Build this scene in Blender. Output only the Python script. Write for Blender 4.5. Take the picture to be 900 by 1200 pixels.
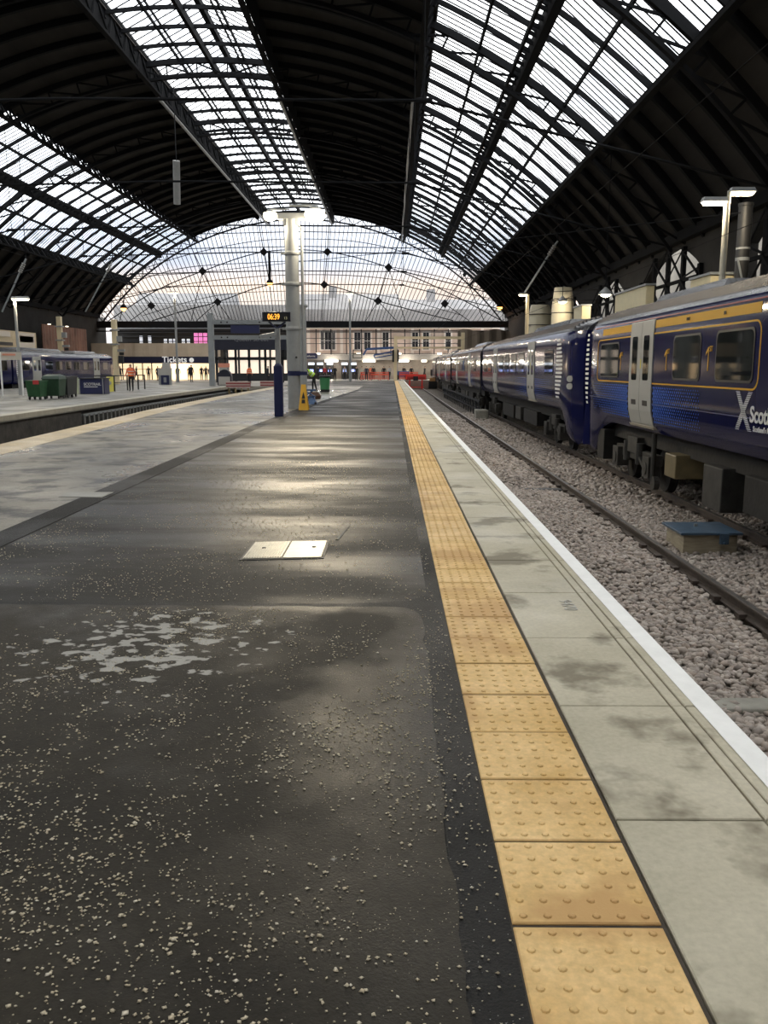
import bpy, bmesh, math, random
import numpy as np
from mathutils import Vector, Matrix
random.seed(7)
for o in list(bpy.data.objects): bpy.data.objects.remove(o, do_unlink=True)
S = bpy.context.scene
COL = S.collection
R = math.radians

# ------------------------------------------------------------------ camera
FPX, EYE, VX, VY = 997.0, 1.517, 459.0, 431.0
pitch = math.atan((600-VY)/FPX); yaw = math.atan((VX-450)*math.cos(pitch)/FPX)
cam = bpy.data.cameras.new('camera'); camo = bpy.data.objects.new('camera', cam); COL.objects.link(camo)
cam.sensor_fit = 'VERTICAL'; cam.sensor_height = 36; cam.lens = FPX/1200*36
cam.clip_start = .05; cam.clip_end = 1000
camo.location = (0, 0, EYE); camo.rotation_euler = (math.pi/2-pitch, 0, yaw)
S.camera = camo
# ------------------------------------------------------------------ view
S.view_settings.view_transform = 'Standard'; S.view_settings.look = 'None'
S.view_settings.exposure = 0.0; S.view_settings.gamma = 1.0; S.view_settings.use_curve_mapping = False
# ------------------------------------------------------------------ sky (pale cloudy dawn)
W = bpy.data.worlds.new('sky'); S.world = W; W.use_nodes = True
nt = W.node_tree; nt.nodes.clear()
def N(t, nt=nt, **k):
    n = nt.nodes.new(t)
    for a, b in k.items(): setattr(n, a, b)
    return n
out = N('ShaderNodeOutputWorld'); bg = N('ShaderNodeBackground'); bg.inputs[1].default_value = 3.6
tc = N('ShaderNodeTexCoord'); sep = N('ShaderNodeSeparateXYZ'); nt.links.new(tc.outputs['Generated'], sep.inputs[0])
ramp = N('ShaderNodeValToRGB'); nt.links.new(sep.outputs[2], ramp.inputs[0])
cr = ramp.color_ramp; cr.elements[0].position = 0; cr.elements[0].color = (.34, .33, .33, 1)
cr.elements[1].position = .5; cr.elements[1].color = (1, .99, .96, 1)
for p, c in ((.045, (.42, .40, .40, 1)), (.072, (.50, .42, .36, 1)), (.092, (.60, .47, .37, 1)), (.115, (.38, .42, .50, 1)), (.145, (.52, .57, .66, 1)), (.18, (.95, .97, 1, 1))):
    e = cr.elements.new(p); e.color = c
no = N('ShaderNodeTexNoise'); no.inputs['Scale'].default_value = 5; no.inputs['Detail'].default_value = 5
mp = N('ShaderNodeMapping'); mp.inputs['Scale'].default_value = (1, 1, 3.2)
nt.links.new(tc.outputs['Generated'], mp.inputs[0]); nt.links.new(mp.outputs[0], no.inputs[0])
r2 = N('ShaderNodeValToRGB'); nt.links.new(no.outputs[0], r2.inputs[0])
r2.color_ramp.elements[0].position = .38; r2.color_ramp.elements[0].color = (.80, .82, .86, 1)
r2.color_ramp.elements[1].position = .58; r2.color_ramp.elements[1].color = (1.12, 1.1, 1.08, 1)
mx = N('ShaderNodeMix', data_type='RGBA', blend_type='MULTIPLY'); mx.inputs[0].default_value = 1
nt.links.new(ramp.outputs[0], mx.inputs[6]); nt.links.new(r2.outputs[0], mx.inputs[7])
nt.links.new(mx.outputs[2], bg.inputs[0]); nt.links.new(bg.outputs[0], out.inputs[0])

# ------------------------------------------------------------------ materials
MATS = {}
def mat(name, col, rough=.6, metal=0, var=0, vscale=4, bump=0, bscale=40, emit=None, estr=0, stretch=(1,1,1), spec=.5, coat=0):
    if name in MATS: return MATS[name]
    m = bpy.data.materials.new(name); m.use_nodes = True; t = m.node_tree; b = t.nodes['Principled BSDF']
    b.inputs['Base Color'].default_value = (*col, 1); b.inputs['Roughness'].default_value = rough
    b.inputs['Metallic'].default_value = metal; b.inputs['Specular IOR Level'].default_value = spec
    if coat: b.inputs['Coat Weight'].default_value = coat; b.inputs['Coat Roughness'].default_value = .04
    if emit: b.inputs['Emission Color'].default_value = (*emit, 1); b.inputs['Emission Strength'].default_value = estr
    if var or bump:
        co = N('ShaderNodeTexCoord', t); mpp = N('ShaderNodeMapping', t); mpp.inputs['Scale'].default_value = stretch
        t.links.new(co.outputs['Object'], mpp.inputs[0])
    if var:
        n = N('ShaderNodeTexNoise', t); n.inputs['Scale'].default_value = vscale; n.inputs['Detail'].default_value = 6; n.inputs['Roughness'].default_value = .65
        t.links.new(mpp.outputs[0], n.inputs[0])
        rr = N('ShaderNodeValToRGB', t); t.links.new(n.outputs[0], rr.inputs[0])
        rr.color_ramp.elements[0].position = .3; rr.color_ramp.elements[1].position = .7
        rr.color_ramp.elements[0].color = (*[c*(1-var) for c in col], 1); rr.color_ramp.elements[1].color = (*[min(1, c*(1+var)) for c in col], 1)
        t.links.new(rr.outputs[0], b.inputs['Base Color'])
    if bump:
        n = N('ShaderNodeTexNoise', t); n.inputs['Scale'].default_value = bscale; n.inputs['Detail'].default_value = 4
        t.links.new(mpp.outputs[0], n.inputs[0])
        bp = N('ShaderNodeBump', t); bp.inputs['Strength'].default_value = bump; bp.inputs['Distance'].default_value = .02
        t.links.new(n.outputs[0], bp.inputs['Height']); t.links.new(bp.outputs[0], b.inputs['Normal'])
    MATS[name] = m; return m
def emis(name, col, s):
    return mat(name, tuple(min(1,c) for c in col), emit=col, estr=s)

def ground_mat(name, dark, light, rough=(.25,.6), big=.6, speck=None, sp_scale=90, sp_thr=.12, wet_scale=(1,1,1), bump=.25, blotch=None, tint=None, wetthr=(.42,.62), spec=.28, finec=.27, toff=(3,7,1), tthr=.5):
    """worn surfacing: large tone drift, fine grain, damp patches of lower roughness, pale chippings, optional cement splashes"""
    m = bpy.data.materials.new(name); m.use_nodes = True; t = m.node_tree; b = t.nodes['Principled BSDF']; L = t.links.new; b.inputs['Specular IOR Level'].default_value = spec
    co = N('ShaderNodeTexCoord', t)
    def noise(scale, det=6, st=(1,1,1), off=(0,0,0), ro=.6):
        mpp = N('ShaderNodeMapping', t); mpp.inputs['Scale'].default_value = st; mpp.inputs['Location'].default_value = off; L(co.outputs['Object'], mpp.inputs[0])
        n = N('ShaderNodeTexNoise', t); n.inputs['Scale'].default_value = scale; n.inputs['Detail'].default_value = det; n.inputs['Roughness'].default_value = ro
        L(mpp.outputs[0], n.inputs[0]); return n.outputs[0]
    def rampf(src, a, bb, c0=(0,0,0,1), c1=(1,1,1,1)):
        r = N('ShaderNodeValToRGB', t); r.color_ramp.elements[0].position = a; r.color_ramp.elements[1].position = bb
        r.color_ramp.elements[0].color = c0; r.color_ramp.elements[1].color = c1; L(src, r.inputs[0]); return r.outputs[0]
    def mixc(fac, a, bb):
        x = N('ShaderNodeMix', t, data_type='RGBA')
        if isinstance(fac, float): x.inputs[0].default_value = fac
        else: L(fac, x.inputs[0])
        for s, v in ((6, a), (7, bb)):
            if isinstance(v, tuple): x.inputs[s].default_value = (*v, 1)
            else: L(v, x.inputs[s])
        return x.outputs[2]
    base = rampf(noise(big, 8, ro=.62), .34, .66, (*dark, 1), (*light, 1))
    fine = rampf(noise(45, 5), .3, .75, (1-finec,)*3+(1,), (1+finec,)*3+(1,))
    mm = N('ShaderNodeMix', t, data_type='RGBA', blend_type='MULTIPLY'); mm.inputs[0].default_value = 1; L(base, mm.inputs[6]); L(fine, mm.inputs[7]); c = mm.outputs[2]
    if tint: c = mixc(rampf(noise(1.7, 5, off=toff), tthr, tthr+.1), c, tint)
    if speck:
        v = N('ShaderNodeTexVoronoi', t); v.inputs['Scale'].default_value = sp_scale; L(co.outputs['Object'], v.inputs['Vector'])
        lt = N('ShaderNodeMath', t, operation='LESS_THAN'); L(v.outputs['Distance'], lt.inputs[0]); lt.inputs[1].default_value = sp_thr
        cl = rampf(noise(3.2, 5, off=(9,2,0)), .42, .56)
        wn = N('ShaderNodeTexWhiteNoise', t); L(v.outputs['Position'], wn.inputs[0])
        g = N('ShaderNodeMath', t, operation='GREATER_THAN'); L(wn.outputs[0], g.inputs[0]); g.inputs[1].default_value = .5
        m1 = N('ShaderNodeMath', t, operation='MULTIPLY'); L(lt.outputs[0], m1.inputs[0]); L(cl, m1.inputs[1])
        m2 = N('ShaderNodeMath', t, operation='MULTIPLY'); L(m1.outputs[0], m2.inputs[0]); L(g.outputs[0], m2.inputs[1])
        c = mixc(m2.outputs[0], c, speck)
    if blotch:
        (bx, by, br, bcol) = blotch
        vd = N('ShaderNodeVectorMath', t, operation='DISTANCE'); L(co.outputs['Object'], vd.inputs[0]); vd.inputs[1].default_value = (bx, by, 0)
        near = rampf(vd.outputs['Value'], br*.35/5, br/5) if False else None
        mr = N('ShaderNodeMapRange', t); L(vd.outputs['Value'], mr.inputs[0]); mr.inputs[1].default_value = br*.3; mr.inputs[2].default_value = br; mr.inputs[3].default_value = .13; mr.inputs[4].default_value = -.12
        ad = N('ShaderNodeMath', t, operation='ADD'); L(noise(8, 3.5, off=(1,5,0), st=(1,1.3,1), ro=.5), ad.inputs[0]); L(mr.outputs[0], ad.inputs[1])
        c = mixc(rampf(ad.outputs[0], .635, .665), c, bcol)
    L(c, b.inputs['Base Color'])
    wet = rampf(noise(.55, 5, wet_scale, (4,1,2)), wetthr[0], wetthr[1], (rough[1],)*3+(1,), (rough[0],)*3+(1,))
    L(wet, b.inputs['Roughness'])
    bp = N('ShaderNodeBump', t); bp.inputs['Strength'].default_value = bump; bp.inputs['Distance'].default_value = .01
    L(noise(110, 3), bp.inputs['Height']); L(bp.outputs[0], b.inputs['Normal'])
    MATS[name] = m; return m

M_new = ground_mat('new_asphalt', (.0095,.009,.008), (.027,.025,.021), rough=(.33,.66), spec=.2, speck=(.42,.40,.34), sp_scale=75, sp_thr=.16, wet_scale=(.6,1.6,1))
M_old = ground_mat('old_asphalt', (.011,.0095,.007), (.038,.032,.022), rough=(.30,.68), spec=.2, speck=(.45,.40,.30), sp_scale=85, sp_thr=.14, blotch=(-1.35, 4.55, 1.1, (.33,.32,.29)), wetthr=(.45,.6))
M_strip = ground_mat('fresh_tar', (.005,.005,.005), (.010,.010,.010), rough=(.5,.75), speck=(.6,.6,.58), sp_scale=70, sp_thr=.10, bump=.5)
M_left = ground_mat('pale_worn_asphalt', (.13,.12,.10), (.29,.265,.215), rough=(.2,.5), big=.35, tint=(.05,.048,.044), wet_scale=(.5,.5,1))
M_far = ground_mat('far_platform_asphalt', (.16,.155,.14), (.24,.23,.2), rough=(.3,.6), big=.3)
M_slab = ground_mat('grey_coping_concrete', (.42,.385,.285), (.56,.515,.40), rough=(.4,.7), big=1.1, tint=(.22,.195,.14), finec=.10, toff=(5.2,3.1,4), tthr=.55, bump=.12, wetthr=(.5,.6))
M_tact = ground_mat('yellow_tactile_concrete', (.62,.40,.15), (.82,.58,.28), rough=(.5,.75), big=2.2, tint=(.55,.34,.14), bump=.12, finec=.14)
M_tactL = ground_mat('worn_yellow_coping', (.42,.34,.22), (.56,.46,.3), rough=(.3,.6), big=1.2, bump=.1)
M_bed = ground_mat('ballast_bed', (.08,.07,.06), (.26,.23,.20), rough=(.8,.95), big=9, bump=.8)
M_pitwall = mat('stained_pit_wall', (.045,.04,.034), .85, var=.6, vscale=2.5, bump=.4, bscale=15)
M_white = mat('white_line_paint', (.90,.90,.88), .5, var=.05, vscale=8)
M_steelD = mat('dark_roof_steel', (.013,.0137,.0155), .9, spec=.08)
M_steelM = mat('mid_roof_steel', (.04,.042,.046), .8, spec=.15)
M_boards = mat('dark_roof_boards', (.036,.034,.032), .95, spec=.1, var=.3, vscale=.5, stretch=(1,.2,1))
M_bars = mat('glazing_bar_paint', (.02,.021,.024), .9, spec=.1)
M_grey = mat('light_grey_paint', (.30,.31,.31), .45, var=.1, vscale=3)
M_gantry = mat('galvanised_gantry', (.26,.28,.29), .5, var=.12, vscale=2)
M_cream = mat('cream_post_paint', (.74,.62,.40), .5)
M_navy = mat('navy_paint', (.015,.02,.075), .4)
M_black = mat('black_plastic', (.012,.012,.013), .5)
M_dark = mat('dark_metal', (.03,.03,.03), .55, var=.3, vscale=6)
M_rust = mat('rusty_steel', (.055,.04,.032), .7, var=.4, vscale=9)
M_railtop = mat('worn_rail_top', (.30,.28,.26), .3, metal=.8)
M_conc = mat('pale_concrete', (.30,.29,.25), .8, var=.2, vscale=6)

def glass_mat(name, milk, tint, tcol, scale=.4, lo=.3, hi=.7, dirt=None, dscale=(1,1,1)):
    m = bpy.data.materials.new(name); m.use_nodes = True; t = m.node_tree; t.nodes.clear(); L = t.links.new
    o = N('ShaderNodeOutputMaterial', t); tr = N('ShaderNodeBsdfTransparent', t); tr.inputs[0].default_value = (*tint, 1)
    tl = N('ShaderNodeBsdfTranslucent', t); tl.inputs[0].default_value = (*tcol, 1)
    mxx = N('ShaderNodeMixShader', t); mxx.inputs[0].default_value = milk
    L(tr.outputs[0], mxx.inputs[1]); L(tl.outputs[0], mxx.inputs[2]); last = mxx.outputs[0]
    if dirt:
        co = N('ShaderNodeTexCoord', t); mpp = N('ShaderNodeMapping', t); mpp.inputs['Scale'].default_value = dscale; L(co.outputs['Object'], mpp.inputs[0])
        n = N('ShaderNodeTexNoise', t); n.inputs['Scale'].default_value = scale; n.inputs['Detail'].default_value = 5; L(mpp.outputs[0], n.inputs[0])
        r = N('ShaderNodeValToRGB', t); r.color_ramp.elements[0].position = lo; r.color_ramp.elements[1].position = hi
        r.color_ramp.elements[0].color = (0,0,0,1); r.color_ramp.elements[1].color = (1,1,1,1); L(n.outputs[0], r.inputs[0])
        d = N('ShaderNodeBsdfTransparent', t); d.inputs[0].default_value = (*dirt, 1)
        m2 = N('ShaderNodeMixShader', t); L(r.outputs[0], m2.inputs[0]); L(last, m2.inputs[1]); L(d.outputs[0], m2.inputs[2]); last = m2.outputs[0]
    L(last, o.inputs[0]); MATS[name] = m; return m
G_roof = glass_mat('roof_glass', .10, (.93,.95,.96), (.8,.84,.88), .35, .62, .74, (.25,.24,.23), (.7,.25,1))
G_gable = glass_mat('gable_glass', .22, (.64,.645,.65), (.75,.75,.75), .12, .45, .8, (.5,.51,.54))

# ------------------------------------------------------------------ mesh helpers
class MB:
    def __init__(s): s.v = []; s.f = []; s.m = []; s.cur = 0
    def add(s, vs, fs):
        b = len(s.v); s.v += [tuple(v) for v in vs]; s.f += [tuple(i+b for i in f) for f in fs]; s.m += [s.cur]*len(fs); return s
    def box(s, x0,x1,y0,y1,z0,z1):
        return s.add([(x0,y0,z0),(x1,y0,z0),(x1,y1,z0),(x0,y1,z0),(x0,y0,z1),(x1,y0,z1),(x1,y1,z1),(x0,y1,z1)],
                     [(0,3,2,1),(4,5,6,7),(0,1,5,4),(1,2,6,5),(2,3,7,6),(3,0,4,7)])
    def cbox(s, c, d): return s.box(c[0]-d[0]/2,c[0]+d[0]/2,c[1]-d[1]/2,c[1]+d[1]/2,c[2]-d[2]/2,c[2]+d[2]/2)
    def beam(s, p, q, w, h=None, up=(0,0,1)):
        h = h or w; p = Vector(p); q = Vector(q); d = q-p
        if d.length < 1e-6: return s
        d.normalize(); u = Vector(up)
        if abs(d.dot(u)) > .98: u = Vector((0,1,0)) if abs(d.y) < .9 else Vector((1,0,0))
        a = d.cross(u).normalized(); b = a.cross(d).normalized(); a *= w/2; b *= h/2
        vs = [p-a-b,p+a-b,p+a+b,p-a+b,q-a-b,q+a-b,q+a+b,q-a+b]
        return s.add(vs, [(3,2,1,0),(4,5,6,7),(0,1,5,4),(1,2,6,5),(2,3,7,6),(3,0,4,7)])
    def cyl(s, p, q, r0, r1=None, n=12, caps=True):
        r1 = r0 if r1 is None else r1; p = Vector(p); q = Vector(q); d = (q-p).normalized()
        u = Vector((0,0,1)) if abs(d.z) < .9 else Vector((1,0,0)); a = d.cross(u).normalized(); b = d.cross(a).normalized()
        vs = []
        for c, r in ((p,r0),(q,r1)):
            for k in range(n):
                t = 2*math.pi*k/n; vs.append(c+a*(r*math.cos(t))+b*(r*math.sin(t)))
        fs = [(k,(k+1)%n,n+(k+1)%n,n+k) for k in range(n)]
        if caps: fs += [tuple(range(n-1,-1,-1)), tuple(range(n,2*n))]
        return s.add(vs, fs)
    def tube(s, pts, r, n=6):
        for a, b in zip(pts[:-1], pts[1:]): s.cyl(a, b, r, r, n)
        return s
    def poly(s, pts, z0, z1):
        n = len(pts); return s.add([(x,y,z0) for x,y in pts]+[(x,y,z1) for x,y in pts],
            [tuple(range(n-1,-1,-1)), tuple(range(n,2*n))]+[(k,(k+1)%n,n+(k+1)%n,n+k) for k in range(n)])
    def prism(s, pts, axis, a, b):
        """pts 2D outline extruded along axis x or y between a and b"""
        f = (lambda u,v,w: (w,u,v)) if axis == 'x' else (lambda u,v,w: (u,w,v))
        n = len(pts); vs = [f(u,v,a) for u,v in pts]+[f(u,v,b) for u,v in pts]
        return s.add(vs, [tuple(range(n-1,-1,-1)), tuple(range(n,2*n))]+[(k,(k+1)%n,n+(k+1)%n,n+k) for k in range(n)])
    def lathe(s, prof, c, n=20):
        vs = [];
        for r, z in prof:
            for k in range(n):
                t = 2*math.pi*k/n; vs.append((c[0]+r*math.cos(t), c[1]+r*math.sin(t), c[2]+z))
        m = len(prof); fs = [(i*n+k, i*n+(k+1)%n, (i+1)*n+(k+1)%n, (i+1)*n+k) for i in range(m-1) for k in range(n)]
        fs += [tuple(range(n-1,-1,-1)), tuple((m-1)*n+k for k in range(n))]
        return s.add(vs, fs)
    def loft(s, rings, close=True, caps=True):
        n = len(rings[0]); vs = [v for r in rings for v in r]; fs = []
        for i in range(len(rings)-1):
            for k in range(n if close else n-1):
                fs.append((i*n+k, i*n+(k+1)%n, (i+1)*n+(k+1)%n, (i+1)*n+k))
        if caps: fs += [tuple(range(n-1,-1,-1)), tuple((len(rings)-1)*n+k for k in range(n))]
        return s.add(vs, fs)
    def build_each(s, name, mt, parent=None, **k):
        n = len(s.v); par = list(range(n))
        def fd(a):
            while par[a] != a: par[a] = par[par[a]]; a = par[a]
            return a
        for f in s.f:
            r = fd(f[0])
            for q in f[1:]: par[fd(q)] = r
        grp = {}
        for f in s.f: grp.setdefault(fd(f[0]), []).append(f)
        out = []
        for g, fs in grp.items():
            idx = sorted({i for f in fs for i in f}); mp_ = {a: b for b, a in enumerate(idx)}
            q = MB(); q.add([s.v[i] for i in idx], [tuple(mp_[i] for i in f) for f in fs]); out.append(q.build(name, mt, parent, **k))
        return out
    def build(s, name, mt, parent=None, local=False, smooth=False, bevel=0):
        org = Vector((0,0,0))
        if parent is not None and not local:
            p = parent
            while p is not None: org += p.location; p = p.parent
        V = s.v
        own = None
        if parent is None and not local and V:
            xs = [v[0] for v in V]; ys = [v[1] for v in V]; zs = [v[2] for v in V]
            own = Vector(((min(xs)+max(xs))/2, (min(ys)+max(ys))/2, min(zs))); 
            if getattr(s, 'atorigin', False): own = None
            else: org = own
        me = bpy.data.meshes.new(name)
        if org.length: V = [(x-org.x, y-org.y, z-org.z) for x, y, z in V]
        me.from_pydata(V, [], s.f)
        mts = mt if isinstance(mt, (list, tuple)) else [mt]
        for q in mts: me.materials.append(q)
        if len(mts) > 1: me.polygons.foreach_set('material_index', s.m)
        if smooth: me.polygons.foreach_set('use_smooth', [True]*len(s.f))
        bm = bmesh.new(); bm.from_mesh(me); bmesh.ops.recalc_face_normals(bm, faces=bm.faces); bm.to_mesh(me); bm.free()
        if smooth:
            try: me.set_sharp_from_angle(angle=R(40))
            except Exception: pass
        me.update()
        o = bpy.data.objects.new(name, me); COL.objects.link(o)
        if own is not None: o.location = own
        if parent is not None: o.parent = parent
        if bevel:
            md = o.modifiers.new('bevel', 'BEVEL'); md.width = bevel; md.segments = 2; md.limit_method = 'ANGLE'
        return o
def thing(name, loc, label, cat, group=None, rz=0):
    o = bpy.data.objects.new(name, None); COL.objects.link(o); o.empty_display_size = .2
    o.location = loc; o.rotation_euler = (0,0,rz); o['label'] = label; o['category'] = cat
    if group: o['group'] = group
    return o
def tag(o, label, cat, group=None, kind=None):
    o['label'] = label; o['category'] = cat
    if group: o['group'] = group
    if kind: o['kind'] = kind
    return o
def struct(name, mb, mt, label=None, parent=None, **k):
    mb.atorigin = True
    o = mb.build(name, mt, parent, **k)
    if parent is None: o['kind'] = 'structure'
    if label: o['label'] = label
    return o
def dup(root, loc=None, rz=None, label=None, group=None):
    r = root.copy(); COL.objects.link(r)
    def rec(a, b):
        for ch in list(a.children):
            c = ch.copy(); COL.objects.link(c); c.parent = b; rec(ch, c)
    rec(root, r)
    if loc: r.location = loc
    if rz is not None: r.rotation_euler = (0,0,rz)
    if label: r['label'] = label
    if group: r['group'] = group
    return r
def lerp_tab(tab, y):
    if y <= tab[0][0]: a, b = tab[0], tab[1]
    elif y >= tab[-1][0]: return tab[-1][1]
    else:
        for a, b in zip(tab[:-1], tab[1:]):
            if a[0] <= y <= b[0]: break
    return a[1]+(b[1]-a[1])*(y-a[0])/(b[0]-a[0])
def text(name, body, size, mt, loc, rot, parent=None, align='CENTER', ext=.004, width=1, bold=0):
    cu = bpy.data.curves.new(name, 'FONT'); cu.body = body; cu.size = size; cu.extrude = ext; cu.align_x = align; cu.offset = bold
    cu.space_character = 1.0
    tmp = bpy.data.objects.new('tmp_text', cu); COL.objects.link(tmp)
    dg = bpy.context.evaluated_depsgraph_get(); me = bpy.data.meshes.new_from_object(tmp.evaluated_get(dg))
    bpy.data.objects.remove(tmp, do_unlink=True)
    me.transform(Matrix.Translation(loc) @ Matrix(rot).to_4x4() @ Matrix.Diagonal((width,1,1,1)))
    if parent is not None:
        org = Vector((0,0,0)); p = parent
        while p is not None: org += p.location; p = p.parent
        me.transform(Matrix.Translation(-org))
    me.materials.clear(); me.materials.append(mt)
    o = bpy.data.objects.new(name, me); COL.objects.link(o)
    if parent is not None: o.parent = parent
    return o
ROT_FRONT = ((1,0,0),(0,0,-1),(0,1,0))      # reads left-right along +X, faces -Y
ROT_SIDEL = ((0,0,-1),(-1,0,0),(0,1,0))     # reads along -Y, faces -X
ROT_SIDER = ((0,0,1),(1,0,0),(0,1,0))       # reads along +Y, faces +X
# ================================================================== GROUND
XLt = [(0,-6.85),(16.97,-7.85),(22.9,-8.24),(30.8,-8.85),(45.4,-9.3),(57,-9.4),(72,-9.5)]
FEt = [(0,-11.4),(27,-12.35),(35,-12.62),(46.8,-12.95),(62,-13.1),(72,-13.15)]
XL = lambda y: lerp_tab(XLt, y); FE = lambda y: lerp_tab(FEt, y)
ys = [-8,0,6,12,17,23,31,38,45,51,57,64,72]
m = MB(); m.poly([(XL(y), y) for y in ys]+[(-9.5,101),(.33,101),(.33,-8)][0:], -.30, 0)
struct('floor', m, M_new, 'dark new asphalt of the wet platform')
SEAM = [(-8,-3.42),(13.2,-3.46),(22,-3.5),(26,-3.42),(32,-3.3),(40,-3.0),(60,-2.2)]
m = MB(); sy = [-8,0,7,10,13.2,17,22,26,32,40,60]
m.poly([(XL(y)+.8, y) for y in reversed(ys)]+[(lerp_tab(SEAM,y)-.22, y) for y in sy]+[(-2.4,72)], 0, .004)
struct('trim_1', m, M_left, 'paler worn damp asphalt along the left side of the platform')
m = MB(); m.poly([(lerp_tab(SEAM,y)-.22, y) for y in sy]+[(lerp_tab(SEAM,y)+.10, y) for y in reversed(sy)], 0, .0055)
struct('trim_2', m, M_strip, 'dark tar seam running down the platform')
# old asphalt patch with rounded corner
random.seed(3)
edge = [(.185+random.uniform(-.012,.012), y) for y in np.arange(-2, 4.95, .12)]
cor = [(.19-.16*(1-math.cos(t)), 4.98+.30*math.sin(t)) for t in np.linspace(0, math.pi/2, 7)]
top = [(x, 5.29+random.uniform(-.012,.012)-.02*(x+1)) for x in np.arange(-.1, -3.5, -.12)]
m = MB(); m.poly([(-3.5,-2)]+[tuple(map(float,p)) for p in edge+cor+top], 0, .006)
struct('trim_3', m, M_old, 'older brown grey asphalt with loose grit in the foreground')
m = MB(); m.poly([(.18,-2),(.33,-2),(.33,101),(.25,101),(.24,5.6),(.10,5.42),(-.3,5.36),(-3.3,5.40),(-3.3,5.25),(-.3,5.22),(.1,5.1),(.18,4.9)], 0, .0035)
struct('trim_4', m, M_strip, 'fresh black tar joint beside the yellow tiles')
# tactile tiles
m = MB(); P = .42; y = 2.12-P*10; k = 0
TX0, TX1 = .335, .745
m.box(TX0-.01,TX1+.012,-2.2,101,-.3,.001); struct('trim_14', m, mat('dark_joint', (.05,.04,.028), .85, var=.3, vscale=20), 'dirty mortar bed between and beneath the tactile tiles'); m = MB()
def dome(mb, x, y, z, r=.0125, h=.0055, n=8):
    vs = []; 
    for rr, zz in ((r,0),(r*.8,h*.75),(r*.45,h)):
        for q in range(n):
            t = 2*math.pi*q/n; vs.append((x+rr*math.cos(t), y+rr*math.sin(t), z+zz))
    fs = [(i*n+q, i*n+(q+1)%n, (i+1)*n+(q+1)%n, (i+1)*n+q) for i in range(2) for q in range(n)]+[tuple(2*n+q for q in range(n))]
    mb.add(vs, fs)
random.seed(5)
while y < 101:
    y1 = min(y+P, 101); dz = random.uniform(-.002,.002); g = .007
    a, b = y+g, y1-g
    m.loft([[(TX0+random.uniform(0,.003),a,-.02),(TX1,a,-.02),(TX1,b,-.02),(TX0,b,-.02)],
            [(TX0,a,.004+dz),(TX1,a,.004+dz),(TX1,b,.004+dz),(TX0,b,.004+dz)],
            [(TX0+.004,a+.004,.008+dz),(TX1-.004,a+.004,.008+dz),(TX1-.004,b-.004,.008+dz),(TX0+.004,b-.004,.008+dz)]])
    if y < 34:
        for i in range(6):
            for j in range(6): dome(m, TX0+.034+i*.068, y+.035+j*.07, .008+dz, n=8 if y < 12 else 6)
    y += P
struct('trim_5', m, M_tact, 'strip of yellow tactile paving tiles with raised blisters')
# coping slabs
m = MB(); m.box(.755,1.47,-2.2,101,-.95,-.02); struct('trim_15', m, mat('dark_joint', ()), 'dirty mortar bed beneath the coping slabs'); m = MB()
y = 2.68-.985*5
while y < 101:
    y1 = min(y+.985, 101)
    for a, b in ((.765,1.262),(1.272,1.322),(1.332,1.47)):
        dz = random.uniform(-.0015,.0015)
        m.loft([[(a,y+.005,-.02),(b,y+.005,-.02),(b,y1-.005,-.02),(a,y1-.005,-.02)],
                [(a,y+.005,.003+dz),(b,y+.005,.003+dz),(b,y1-.005,.003+dz),(a,y1-.005,.003+dz)],
                [(a+.004,y+.009,.007+dz),(b-.003,y+.009,.007+dz),(b-.003,y1-.009,.007+dz),(a+.004,y1-.009,.007+dz)]])
    y = y1
struct('trim_6', m, M_slab, 'grey concrete coping slabs at the platform edge')
m = MB(); m.box(1.372,1.478,-2.2,101,.0085,.0115); struct('trim_7', m, M_white, 'white line painted along the platform edge')
# chalk marking on slab
text('chalk_marking', '9470', .12, mat('chalk', (.5,.49,.45), .9), (1.10, 5.32, .0095), ((0,1,0),(-1,0,0),(0,0,1)), None, ext=.0008)
tag(bpy.data.objects['chalk_marking'], 'faint pale chalk figures scrawled on a grey coping slab', 'marking')

# left platform edge coping
m = MB(); 
m.poly([(XL(y), y) for y in ys]+[(XL(y)+.82, y) for y in reversed(ys)], -.1, .008)
struct('trim_8', m, M_tactL, 'worn yellow and cream coping along the left platform edge')
m = MB(); m.poly([(XL(y)+.03, y) for y in ys]+[(XL(y)+.35, y) for y in reversed(ys)], -1.3, -.1)
struct('wall_platform_left', m, M_pitwall)
m = MB(); m.box(1.0,1.44,-2,101,-1.3,-.02); struct('wall_platform_right', m, M_pitwall)
# far (left) platform
m = MB(); m.poly([(FE(y)-.02, y) for y in ys]+[(-15.5,72),(-15.5,72),(-28.2,72),(-28.2,-8)], -.2, 0)
m.box(-28.2,-15.5,72,101,-.2,0); 
struct('floor_left', m, M_far, 'pale grey platform surface between the two trains')
m = MB(); m.poly([(FE(y)+.0, y) for y in ys]+[(FE(y)-.5, y) for y in reversed(ys)], -.16, .008)
struct('trim_9', m, mat('pale_coping', (.36,.33,.26), .5, var=.2, vscale=2), 'pale coping of the far platform across the pit')
m = MB(); m.poly([(FE(y)-.12, y) for y in ys[:6]]+[(FE(23)-.12,23),(FE(35)-.12,35)]+[(FE(35)-.6,35)]+[(FE(y)-.6, y) for y in reversed(ys[:6])], -1.3, -.16)
struct('wall_far_platform', m, M_pitwall)
m = MB(); m.poly([(FE(y)-.75, y) for y in ys[5:]]+[(FE(y)-1.2, y) for y in reversed(ys[5:])], -1.3, -.16)
struct('wall_far_recess', m, M_black)  # the shade under the coping is put into this wall's black colour
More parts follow.
